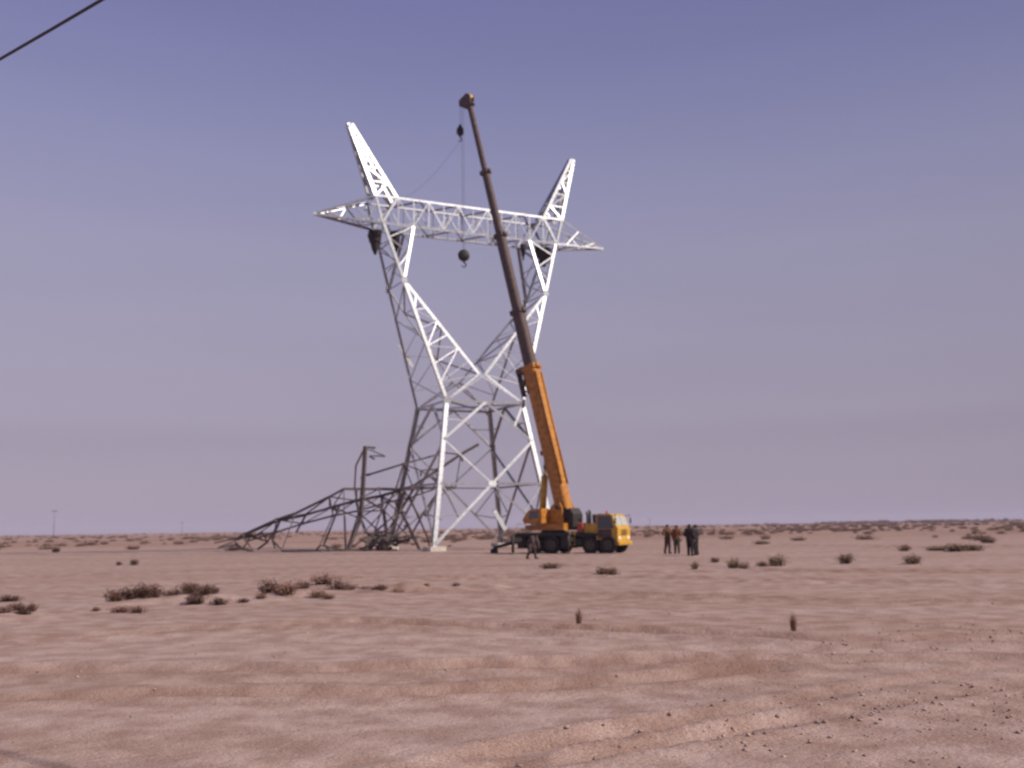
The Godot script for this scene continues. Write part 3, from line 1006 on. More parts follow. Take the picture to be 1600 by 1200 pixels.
# ------------------------------------------------------------------ the mobile crane
func wheel(parent: Node, at: Vector3, side: float) -> void:
	var wn := group_part("wheel", parent)
	wn.position = at
	var x := Transform3D(Basis(Vector3.RIGHT, Vector3(0, 0, side), Vector3(0, -side, 0)), Vector3.ZERO)
	var st := new_st(true)
	add_lathe(st, x, [[0.30, -0.17], [0.44, -0.19], [0.525, -0.15], [0.545, -0.06], [0.545, 0.06], [0.525, 0.15], [0.44, 0.19], [0.30, 0.17]], 30)
	part("tyre", st, M.rubber, wn)
	st = new_st()
	for i in 30:
		var a := TAU * i / 30.0
		var p := Vector3(cos(a) * 0.547, sin(a) * 0.547, 0.0)
		add_box(st, Transform3D(Basis(Vector3.BACK, a + 0.15 * (1 if i % 2 else -1)), p), Vector3(0.03, 0.07, 0.30), 0.008)
	part("tread", st, M.rubber, wn)
	st = new_st(true)
	add_lathe(st, x, [[0.0, 0.06], [0.10, 0.08], [0.11, 0.03], [0.22, 0.0], [0.26, 0.12], [0.31, 0.165], [0.31, -0.165]], 24)
	part("rim", st, M.rim, wn)

func make_crane() -> void:
	var T := thing("mobile_crane", "orange and yellow truck crane with its long dark boom raised steeply", "crane", Vector3(3.92, 0.0, -68.4))
	T.rotation.y = deg_to_rad(-26.0)
	T.position.y = ground_at(3.9, -68.4)
	# ---- carrier
	var st := new_st()
	box_at(st, Vector3(-3.75, 0.72, -0.62), Vector3(3.0, 1.12, 0.62), 0.03)
	box_at(st, Vector3(-3.9, 0.80, -1.15), Vector3(-3.6, 1.25, 1.15), 0.04)
	part("chassis_frame", st, M.black_steel, T)
	st = new_st()
	add_prism(st, Transform3D.IDENTITY, pv([-3.7, 1.125, 2.2, 1.125, 2.2, 1.30, -0.4, 1.36, -3.7, 1.36]), -1.18, 1.18)
	part("deck", st, M.black_steel, T)
	for ax in [-2.35, -1.1, 1.6, 2.8]:
		for s in [-1.0, 1.0]:
			wheel(T, Vector3(ax, 0.55, s * 1.03), s)
		st = new_st(true)
		add_tube(st, [Vector3(ax, 0.55, -0.95), Vector3(ax, 0.55, 0.95)], 0.09, 0.09, 10)
		part("axle", st, M.black_steel, T)
	for s in [-1.0, 1.0]:
		for ax in [-1.72, 2.15]:
			var arch := PackedVector2Array()
			var arch_in := PackedVector2Array()
			for k in 9:
				var a := PI * k / 8.0
				arch.append(Vector2(ax + cos(a) * 1.32, 0.62 + sin(a) * 0.62))
				arch_in.append(Vector2(ax + cos(a) * 1.26, 0.62 + sin(a) * 0.57))
			arch_in.reverse()
			arch.append_array(arch_in)
			st = new_st()
			add_prism(st, Transform3D.IDENTITY, arch, s * 1.02 - 0.22, s * 1.02 + 0.22)
			part("mudguard", st, M.black_steel, T)
		st = new_st(true)
		add_lathe(st, Transform3D(Basis(Vector3.BACK, PI / 2), Vector3(1.0, 0.72, s * 0.92)), [[0.0, 0.0], [0.26, 0.01], [0.28, 0.04], [0.28, 0.36], [0.26, 0.39], [0.0, 0.4]], 18)
		part("fuel_tank", st, M.dirty_green, T)
		st = new_st()
		box_at(st, Vector3(-0.42, 0.36, s * 0.92 - 0.25), Vector3(0.55, 1.09, s * 0.92 + 0.25), 0.03)
		part("tool_locker", st, M.black_steel, T)
		st = new_st()
		box_at(st, Vector3(-3.58, 0.34, s * 0.92 - 0.26), Vector3(-3.02, 1.08, s * 0.92 + 0.26), 0.03)
		part("tool_locker", st, M.black_steel, T)
		st = new_st()
		box_at(st, Vector3(-0.45, 1.10, s * 1.19 - 0.02), Vector3(1.3, 1.34, s * 1.19 + 0.02), 0.01)
		part("side_rail", st, M.black_steel, T)
	# ---- outriggers: extended beams on jacks
	for ax in [-3.35, 0.35]:
		for s in [-1.0, 1.0]:
			var og := group_part("outrigger", T)
			var reach := 2.3 if ax < 0.0 else 1.75
			st = new_st()
			box_at(st, Vector3(ax - 0.16, 0.78, minf(0.6 * s, reach * s)), Vector3(ax + 0.16, 1.06, maxf(0.6 * s, reach * s)), 0.02)
			part("beam", st, M.black_steel, og)
			st = new_st(true)
			add_tube(st, [Vector3(ax, 1.2, s * reach), Vector3(ax, 0.12, s * reach)], 0.11, 0.09, 12)
			part("jack", st, M.black_steel, og)
			st = new_st(true)
			add_lathe(st, Transform3D(Basis.IDENTITY, Vector3(ax, 0.0, s * reach)), [[0.0, 0.12], [0.12, 0.12], [0.32, 0.06], [0.32, 0.0], [0.0, 0.0]], 16)
			part("foot_pad", st, M.rim, og)
	st = new_st()
	add_prism(st, Transform3D.IDENTITY, pv([-5.9, 0.30, -3.8, 0.72, -3.8, 1.0, -4.4, 0.86, -5.9, 0.46]), -0.18, 0.18)
	part("rear_stabiliser", st, M.black_steel, T)
	st = new_st()
	box_at(st, Vector3(-6.05, 0.0, -0.3), Vector3(-5.75, 0.32, 0.3), 0.03)
	part("stabiliser_foot", st, M.black_steel, T)
	# ---- low driving cab at the front
	var cab := group_part("driving_cab", T)
	cab.transform = Transform3D(Basis.IDENTITY.scaled(Vector3(1.0, 0.93, 1.0)), Vector3(-0.36, 0.0, 0.0))
	var prof := pv([2.42, 0.95, 2.42, 2.62, 2.55, 2.72, 3.35, 2.70, 3.50, 2.60, 3.78, 1.85, 3.86, 1.70, 3.86, 0.62, 3.60, 0.60, 3.58, 0.95])
	st = new_st()
	add_prism(st, Transform3D.IDENTITY, prof, -1.18, 1.18)
	part("cab_shell", st, M.yellow, cab)
	for s in [-1.0, 1.0]:
		st = new_st()
		add_prism(st, Transform3D(Basis.IDENTITY, Vector3(0, 0, s * 1.182)), pv([2.50, 1.70, 3.62, 1.70, 3.42, 2.56, 2.50, 2.58]), -0.006, 0.012)
		part("side_window", st, M.glass, cab)
		st = new_st()
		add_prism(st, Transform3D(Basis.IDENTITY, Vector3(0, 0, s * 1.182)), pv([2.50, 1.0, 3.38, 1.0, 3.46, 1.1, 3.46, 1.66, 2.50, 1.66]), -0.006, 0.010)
		var door := part("door", st, M.boom_dark, cab)  # shade of the cab side put into the door colour as dark brown
		st = new_st(true)
		add_tube(st, [Vector3(2.66, 1.52, s * 1.21), Vector3(2.84, 1.52, s * 1.21)], 0.018, 0.018, 8)
		part("handle", st, M.black_steel, door)
		st = new_st(true)
		add_tube(st, [Vector3(3.5, 2.5, s * 1.15), Vector3(3.8, 2.66, s * 1.36), Vector3(3.82, 2.3, s * 1.4)], 0.02, 0.02, 6)
		add_box(st, Transform3D(Basis.IDENTITY, Vector3(3.82, 2.22, s * 1.42)), Vector3(0.05, 0.36, 0.2), 0.02)
		part("mirror", st, M.black_steel, cab)
		st = new_st(true)
		add_lathe(st, Transform3D(Basis(Vector3.BACK, -PI / 2), Vector3(3.862, 1.02, s * 0.82)), [[0.15, 0.0], [0.14, 0.03], [0.08, 0.05], [0.0, 0.055]], 18)
		part("headlight", st, M.lamp, cab)
	# windscreen lies on the slanted front
	st = new_st()
	var fdir := (Vector3(3.78, 1.85, 0) - Vector3(3.50, 2.60, 0)).normalized()
	var fn := Vector3(-fdir.y, fdir.x, 0.0)
	for half in [-1.0, 1.0]:
		st = new_st()
		add_prism(st, Transform3D(Basis(Vector3.BACK, -fdir, fn if fn.x > 0 else -fn), Vector3(3.64, 2.225, 0)), pv([half * 0.05, -0.34, half * 1.05, -0.34, half * 1.0, 0.32, half * 0.05, 0.32]), 0.002, 0.018)
		part("windscreen", st, M.pale_glass, cab)
	st = new_st()
	box_at(st, Vector3(3.80, 0.55, -1.22), Vector3(3.98, 0.82, 1.22), 0.04)
	part("bumper", st, M.yellow, cab)
	st = new_st()
	for k in 5:
		box_at(st, Vector3(3.862, 1.22 + k * 0.085, -0.5), Vector3(3.885, 1.265 + k * 0.085, 0.5), 0.008)
	part("grille", st, M.black_steel, cab)
	st = new_st(true)
	add_lathe(st, Transform3D(Basis.IDENTITY, Vector3(3.0, 2.72, 0.7)), [[0.09, 0.0], [0.09, 0.04], [0.075, 0.05], [0.07, 0.16], [0.03, 0.2], [0.0, 0.2]], 14)
	part("beacon", st, M.red, cab)
	# ---- engine deck between cab and turret
	st = new_st()
	add_prism(st, Transform3D.IDENTITY, pv([1.15, 1.31, 2.02, 1.22, 2.02, 1.80, 1.85, 1.92, 1.25, 1.90, 1.15, 1.82]), -0.95, 0.98)
	part("engine_cover", st, M.yellow, T)
	st = new_st()
	box_at(st, Vector3(0.66, 1.33, 0.15), Vector3(1.10, 1.98, 1.05), 0.05)
	part("red_tank", st, M.red, T)
	st = new_st()
	box_at(st, Vector3(1.68, 1.93, -0.7), Vector3(2.02, 2.5, 0.9), 0.04)
	part("boom_rest", st, M.boom_dark, T)
	for p in [[0.86, 2.55, -0.35], [1.22, 2.66, 0.1]]:
		st = new_st(true)
		add_tube(st, [Vector3(p[0], 1.3, p[2]), Vector3(p[0], p[1], p[2]), Vector3(p[0] - 0.08, p[1] + 0.12, p[2])], 0.085, 0.075, 12)
		part("exhaust_stack", st, M.black_steel, T)
	# ladder and hand rails
	st = new_st(true)
	for z in [0.42, 0.78]:
		add_tube(st, [Vector3(0.25, 0.5, 1.22), Vector3(0.25, 1.36, 1.22)] if z < 0.5 else [Vector3(0.58, 0.5, 1.22), Vector3(0.58, 1.36, 1.22)], 0.02, 0.02, 6)
	for k in 4:
		add_tube(st, [Vector3(0.25, 0.58 + k * 0.22, 1.22), Vector3(0.58, 0.58 + k * 0.22, 1.22)], 0.016, 0.016, 6)
	part("ladder", st, M.yellow, T)
	st = new_st(true)
	for z in [-1.1, 1.1]:
		add_tube(st, [Vector3(-3.6, 1.34, z), Vector3(-3.6, 1.95, z), Vector3(-3.0, 1.95, z), Vector3(-3.0, 1.34, z)], 0.02, 0.02, 6)
	part("hand_rail", st, M.orange, T)
	# ---- turret
	var inv := T.transform.affine_inverse()
	var pivot := Vector3(3.32, 3.02, -68.7)
	var tip := Vector3(-3.03, 34.22, -74.40)
	var heading := Vector3(tip.x - pivot.x, 0, tip.z - pivot.z).normalized()
	var side := Vector3.UP.cross(heading).normalized()      # horizontal, across the boom
	var tb := inv.basis * Basis(heading, Vector3.UP, heading.cross(Vector3.UP))
	var base_c := pivot - heading * -0.95
	base_c.y = 0.0
	var tx := Transform3D(tb, inv * Vector3(base_c.x, T.position.y, base_c.z))      # x towards the boom's reach, pivot at x = -0.95
	var tur := group_part("turret", T)
	tur.transform = tx
	st = new_st(true)
	add_lathe(st, Transform3D(Basis.IDENTITY, Vector3(0, 1.36, 0)), [[0.0, 0.0], [0.85, 0.0], [0.85, 0.10], [0.78, 0.12], [0.78, 0.2], [0.0, 0.2]], 28)
	part("slewing_ring", st, M.black_steel, tur)
	st = new_st()
	add_prism(st, Transform3D.IDENTITY, pv([-1.75, 1.52, 1.35, 1.52, 1.55, 1.62, 1.55, 1.86, -1.75, 1.96]), -1.05, 1.05)
	part("turntable_plate", st, M.orange, tur)
	for s in [-1.0, 1.0]:
		st = new_st()
		add_prism(st, Transform3D(Basis.IDENTITY, Vector3(0, 0, s * 0.62)), pv([-1.45, 1.93, 1.45, 1.90, 1.25, 2.25, 0.75, 2.62, 0.1, 2.45, -0.45, 3.12, -0.70, 3.32, -1.10, 3.32, -1.30, 3.05]), -0.05, 0.05)
		part("side_plate", st, M.orange, tur)
		st = new_st(true)
		add_lathe(st, Transform3D(Basis(Vector3.RIGHT, PI / 2 * s), Vector3(-0.95, 3.02, s * 0.66)), [[0.0, 0.12], [0.13, 0.12], [0.16, 0.06], [0.16, 0.0]], 16)
		part("pivot_pin", st, M.black_steel, tur)
	st = new_st()
	add_prism(st, Transform3D.IDENTITY, pv([-2.12, 1.60, -1.80, 1.55, -1.80, 2.35, -1.55, 2.62, -1.55, 2.85, -1.85, 2.95, -2.12, 2.55]), -0.50, 0.50)
	part("counterweight", st, M.black_steel, tur)
	st = new_st(true)
	add_lathe(st, Transform3D(Basis(Vector3.RIGHT, PI / 2), Vector3(-1.42, 2.55, -0.5)), [[0.0, 0.0], [0.42, 0.0], [0.42, 0.06], [0.27, 0.07], [0.27, 0.93], [0.42, 0.94], [0.42, 1.0], [0.0, 1.0]], 20)
	part("winch_drum", st, M.black_steel, tur)
	var oc := group_part("operator_cab", tur)
	st = new_st()
	add_prism(st, Transform3D.IDENTITY, pv([-0.25, 1.97, 1.25, 1.97, 1.42, 2.22, 1.0, 2.72, 0.72, 2.90, -0.25, 2.95]), -1.50, -0.72)
	part("cab_shell", st, M.orange, oc)
	st = new_st()
	add_prism(st, Transform3D.IDENTITY, pv([0.05, 2.32, 0.85, 2.30, 0.72, 2.76, 0.05, 2.80]), -1.515, -1.502)
	part("cab_window", st, M.glass, oc)
	st = new_st()
	add_prism(st, Transform3D(Basis.IDENTITY, Vector3.ZERO), pv([-0.1, 1.97, 1.1, 1.97, 1.22, 2.30, 0.95, 2.5, -0.1, 2.55]), 0.70, 1.12)
	part("hydraulic_tank", st, M.orange, tur)
	st = new_st()
	box_at(st, Vector3(0.1, 2.05, 1.122), Vector3(0.75, 2.42, 1.14), 0.01)
	part("service_hatch", st, M.black_steel, tur)
	# ---- boom: five nested sections
	var boom := group_part("boom", T)
	var axis := (tip - pivot).normalized()
	var top_n := axis.cross(side).normalized()
	if top_n.dot(heading) > 0.0:
		top_n = -top_n                     # the back of the boom faces up and away from its reach
	var bf := inv.basis * Basis(side, axis, side.cross(axis))
	boom.transform = Transform3D(bf, inv * pivot)
	var back := 1.0 if (side.cross(axis)).dot(top_n) > 0.0 else -1.0
	var length := (tip - pivot).length()
	var secs = [[-0.5, 10.2, 0.78, 1.00, M.orange], [10.0, 14.5, 0.64, 0.82, M.boom_dark], [14.3, 20.6, 0.54, 0.68, M.boom_dark], [20.4, 25.9, 0.44, 0.54, M.boom_dark], [25.7, length - 0.5, 0.36, 0.42, M.boom_dark]]
	for k in secs.size():
		var s = secs[k]
		st = new_st()
		var wd: float = s[2]
		var dp: float = s[3]
		var c := 0.09
		add_prism(st, Transform3D(Basis(Vector3.RIGHT, Vector3.BACK, Vector3.UP), Vector3.ZERO),
			pv([-wd / 2 + c, -dp / 2, wd / 2 - c, -dp / 2, wd / 2, -dp / 2 + c, wd / 2, dp / 2 - c, wd / 2 - c, dp / 2, -wd / 2 + c, dp / 2, -wd / 2, dp / 2 - c, -wd / 2, -dp / 2 + c]), s[0], s[1])
		var sec := part("boom_section", st, s[4], boom)
		st = new_st()
		add_box(st, Transform3D(Basis.IDENTITY, Vector3(0, s[1] - 0.18, 0)), Vector3(wd + 0.14, 0.36, dp + 0.16), 0.03)
		add_box(st, Transform3D(Basis.IDENTITY, Vector3(0, s[1] - 0.20, back * (dp / 2 + 0.14))), Vector3(wd * 0.6, 0.26, 0.18), 0.03)
		part("collar", st, M.boom_dark if k > 0 else M.orange, sec)
	# the folded fly jib bracket near the top of the orange section, on the boom's underside
	st = new_st()
	for zz in [0.0, 0.55]:
		add_box(st, Transform3D(Basis.IDENTITY, Vector3(0.0, 9.25, -back * (0.62 + zz))), Vector3(0.5, 1.9, 0.10), 0.02)
	for k in 3:
		add_box(st, Transform3D(Basis(Vector3.RIGHT, 0.5 if k % 2 else -0.5), Vector3(0.0, 8.6 + k * 0.65, -back * 0.89)), Vector3(0.46, 0.10, 0.62), 0.02)
	add_box(st, Transform3D(Basis.IDENTITY, Vector3(0.0, 10.15, -back * 0.85)), Vector3(0.62, 0.36, 0.75), 0.03)
	part("jib_bracket", st, M.boom_dark, boom)
	st = new_st(true)
	for sx in [-0.3, 0.3]:
		add_tube(st, [Vector3(sx, 1.5, back * 0.56), Vector3(sx, 9.6, back * 0.56)], 0.05, 0.05, 8)
	part("hose_line", st, M.orange, boom)
	st = new_st()
	for yy in [3.0, 4.0]:
		add_box(st, Transform3D(Basis.IDENTITY, Vector3(0, yy, -back * 0.58)), Vector3(0.5, 0.3, 0.34), 0.03)
	part("cylinder_bracket", st, M.boom_dark, boom)
	# boom head with sheaves
	var head := group_part("boom_head", boom)
	st = new_st()
	for sx in [-0.2, 0.2]:
		add_prism(st, Transform3D(Basis(Vector3.BACK, Vector3.UP, Vector3.LEFT), Vector3(sx, length, 0)), pv([-0.3 * back, -0.9, 0.32 * back, -0.8, 0.4 * back, -0.1, 0.1 * back, 0.25, -0.75 * back, 0.1, -0.85 * back, -0.35] if back > 0 else [0.3, -0.9, 0.85, -0.35, 0.75, 0.1, -0.1, 0.25, -0.4, -0.1, -0.32, -0.8]), -0.03, 0.03)
	part("head_plates", st, M.boom_dark, head)
	for p in [[-0.55, -0.1], [0.1, -0.05]]:
		st = new_st(true)
		add_lathe(st, Transform3D(Basis(Vector3.BACK, PI / 2), Vector3(0.15, length + p[1], back * p[0])), [[0.0, 0.0], [0.25, 0.0], [0.27, 0.03], [0.20, 0.08], [0.20, 0.22], [0.27, 0.27], [0.25, 0.30], [0.0, 0.30]], 20)
		part("sheave", st, M.yellow, head)
	# luffing cylinder
	var c0 := inv * (base_c + heading * 0.95 + Vector3(0, 2.2, 0))
	var c1 := inv * (pivot + axis * 3.5 - top_n * 0.62)
	st = new_st(true)
	add_tube(st, [c0, c0.lerp(c1, 0.74)], 0.23, 0.23, 14)
	var cyl := part("luffing_cylinder", st, M.yellow, T)
	st = new_st(true)
	add_tube(st, [c0.lerp(c1, 0.72), c1], 0.12, 0.12, 12)
	part("piston_rod", st, M.chrome, cyl)
	# ---- hoist rope, hook block and overhaul ball
	var reach_pt := pivot + axis * (length - 0.05) - top_n * 0.62
	var ropes := new_st(true)
	for o in [-0.1, 0.1]:
		var p: Vector3 = reach_pt + side * o
		add_tube(ropes, [inv * p, inv * Vector3(p.x, 22.39, p.z)], 0.011, 0.011, 6)
	part("hoist_rope", ropes, M.cable, T)
	var hb := group_part("hook_block", T)
	hb.transform = Transform3D(inv.basis, inv * Vector3(reach_pt.x, 21.96, reach_pt.z))
	st = new_st(true)
	add_lathe(st, Transform3D(Basis(Vector3.RIGHT, PI / 2), Vector3(0, 0, -0.2)), [[0.0, 0.0], [0.40, 0.0], [0.43, 0.05], [0.43, 0.35], [0.40, 0.40], [0.0, 0.40]], 26)
	part("block_cheeks", st, M.black_steel, hb)
	st = new_st(true)
	var hook := []
	for k in 12:
		var a := PI * 0.5 - TAU * 0.74 * k / 11.0
		hook.append(Vector3(cos(a) * 0.16, -0.72 + sin(a) * 0.17, 0))
	add_tube(st, [Vector3(0, -0.38, 0), Vector3(0, -0.55, 0)], 0.07, 0.06, 10)
	add_tube(st, hook, 0.06, 0.03, 10)
	part("hook", st, M.black_steel, hb)
	var ob := group_part("overhaul_ball", T)
	var op := pivot + axis * (length - 0.1) - top_n * 0.30 + side * 0.0
	op = Vector3(reach_pt.x, 31.62, reach_pt.z) + side * 0.28
	ob.transform = Transform3D(inv.basis, inv * op)
	st = new_st(true)
	add_lathe(st, Transform3D.IDENTITY, [[0.0, -0.42], [0.13, -0.38], [0.25, -0.22], [0.28, 0.0], [0.24, 0.2], [0.12, 0.38], [0.08, 0.5], [0.0, 0.52]], 20)
	part("ball", st, M.black_steel, ob)
	st = new_st(true)
	hook.clear()
	for k in 10:
		var a := PI * 0.5 - TAU * 0.72 * k / 9.0
		hook.append(Vector3(cos(a) * 0.13, -0.68 + sin(a) * 0.14, 0))
	add_tube(st, [Vector3(0, -0.36, 0), Vector3(0, -0.54, 0)], 0.05, 0.05, 8)
	add_tube(st, hook, 0.05, 0.025, 8)
	part("hook", st, M.black_steel, ob)
	st = new_st(true)
	add_tube(st, [Vector3(0, 0.5, 0), Vector3(0, (reach_pt.y - op.y) - 0.05, 0)], 0.011, 0.011, 6)
	part("rope", st, M.cable, ob)
	# a loose rope from the small hook down to the beam of the pylon
	st = new_st(true)
	var r0 := op + Vector3(0, -0.8, 0)
	var r1 := Vector3(-9.4, 30.05, -86.3)
	var pts := []
	for k in 17:
		var t := k / 16.0
		pts.append(r0.lerp(r1, t) - Vector3(0, sin(t * PI) * 0.55, 0))
	add_tube(st, pts, 0.010, 0.010, 5)
	tag(part("tag_rope", st, M.rope, self), "thin grey rope slung from the small hook to the pylon beam", "rope")

# ------------------------------------------------------------------ people
func capsule_field(p: Vector3, b: Array) -> float:
	var a: Vector3 = b[0]
	var d: Vector3 = b[1] - a
	var t := clampf((p - a).dot(d) / maxf(d.length_squared(), 1e-9), 0.0, 1.0)
	return p.distance_to(a + d * t) - lerpf(b[2], b[3], t)

func net(st: SurfaceTool, bones: Array, cell: float, k: float, colour := Color.WHITE) -> void:
	# smooth union of tapered capsules, meshed as surface nets
	var lo := Vector3(1e9, 1e9, 1e9)
	var hi := -lo
	for b in bones:
		var r := Vector3.ONE * (maxf(b[2], b[3]) + cell * 2.0)
		lo = lo.min(b[0] - r).min(b[1] - r)
		hi = hi.max(b[0] + r).max(b[1] + r)
	var n := Vector3i(((hi - lo) / cell).ceil()) + Vector3i.ONE * 2
	var f := PackedFloat32Array()
	f.resize(n.x * n.y * n.z)
	f.fill(10.0)
	for b in bones:
		var r := Vector3.ONE * (maxf(b[2], b[3]) + k + cell * 2.5)
		var i0 := Vector3i(((b[0].min(b[1]) - r - lo) / cell).floor()).clamp(Vector3i.ZERO, n - Vector3i.ONE)
		var i1 := Vector3i(((b[0].max(b[1]) + r - lo) / cell).ceil()).clamp(Vector3i.ZERO, n - Vector3i.ONE)
		for z in range(i0.z, i1.z + 1):
			for y in range(i0.y, i1.y + 1):
				for x in range(i0.x, i1.x + 1):
					var d := capsule_field(lo + Vector3(x, y, z) * cell, b)
					var at := (z * n.y + y) * n.x + x
					var o := f[at]
					var h := maxf(k - absf(d - o), 0.0) / k
					f[at] = minf(d, o) - h * h * k * 0.25
	var ids := {}
	var verts := PackedVector3Array()
	var norms := PackedVector3Array()
	var sx := 1
	var sy := n.x
	var sz := n.x * n.y
	for z in n.z - 1:
		for y in n.y - 1:
			for x in n.x - 1:
				var at := z * sz + y * sy + x
				var c := [f[at], f[at + 1], f[at + sy], f[at + sy + 1], f[at + sz], f[at + sz + 1], f[at + sz + sy], f[at + sz + sy + 1]]
				var inside := 0
				for q in 8:
					if c[q] < 0.0:
						inside += 1
				if inside == 0 or inside == 8:
					continue
				var sum := Vector3.ZERO
				var cnt := 0
				for e in [[0, 1], [2, 3], [4, 5], [6, 7], [0, 2], [1, 3], [4, 6], [5, 7], [0, 4], [1, 5], [2, 6], [3, 7]]:
					var va: float = c[e[0]]
					var vb: float = c[e[1]]
					if (va < 0.0) != (vb < 0.0):
						var t := va / (va - vb)
						var pa := Vector3(e[0] & 1, (e[0] >> 1) & 1, e[0] >> 2)
						var pb := Vector3(e[1] & 1, (e[1] >> 1) & 1, e[1] >> 2)
						sum += pa.lerp(pb, t)
						cnt += 1
				ids[at] = verts.size()
				verts.append(lo + (Vector3(x, y, z) + sum / cnt) * cell)
				norms.append(Vector3(c[1] + c[3] + c[5] + c[7] - c[0] - c[2] - c[4] - c[6], c[2] + c[3] + c[6] + c[7] - c[0] - c[1] - c[4] - c[5], c[4] + c[5] + c[6] + c[7] - c[0] - c[1] - c[2] - c[3]).normalized())
	for at in ids:
		for e in [[sx, sy, sz], [sy, sz, sx], [sz, sx, sy]]:
			var va := f[at]
			var vb := f[at + e[0]]
			if (va < 0.0) == (vb < 0.0):
				continue
			var q := [at, at - e[1], at - e[1] - e[2], at - e[2]]
			if not (ids.has(q[1]) and ids.has(q[2]) and ids.has(q[3])):
				continue
			if va < 0.0:
				q.reverse()
			for w in [q[0], q[1], q[2], q[0], q[2], q[3]]:
				st.set_color(colour)
				st.set_normal(norms[ids[w]])
				st.add_vertex(verts[ids[w]])

func hand(st: SurfaceTool, wrist: Vector3, dir: Vector3, palm: Vector3, thumb_side: Vector3, skin: Color) -> void:
	var d := dir.normalized()
	var s := (thumb_side - d * thumb_side.dot(d)).normalized()
	var p := (palm - d * palm.dot(d) - s * palm.dot(s)).normalized()
	var bones := [[wrist - d * 0.02, wrist + d * 0.04, 0.026, 0.028]]
	for k in 4:
		var off := s * (0.027 - 0.018 * k)
		var root := wrist + d * 0.085 + off
		bones.append([wrist + d * 0.02 + off * 0.7, root, 0.018, 0.013])
		var l: float = [0.036, 0.040, 0.037, 0.029][k]
		var j1 := root + (d * 0.93 + p * 0.36) * l
		var j2 := j1 + (d * 0.72 + p * 0.69) * l * 0.8
		bones.append([root, j1, 0.0098, 0.009])
		bones.append([j1, j2, 0.009, 0.0078])
	var t0 := wrist + d * 0.03 + s * 0.028
	var t1 := t0 + (s * 0.6 + d * 0.75 + p * 0.25) * 0.036
	bones.append([t0, t1, 0.015, 0.011])
	bones.append([t1, t1 + (d * 0.9 + p * 0.35) * 0.03, 0.011, 0.009])
	net(st, bones, 0.006, 0.008, skin)

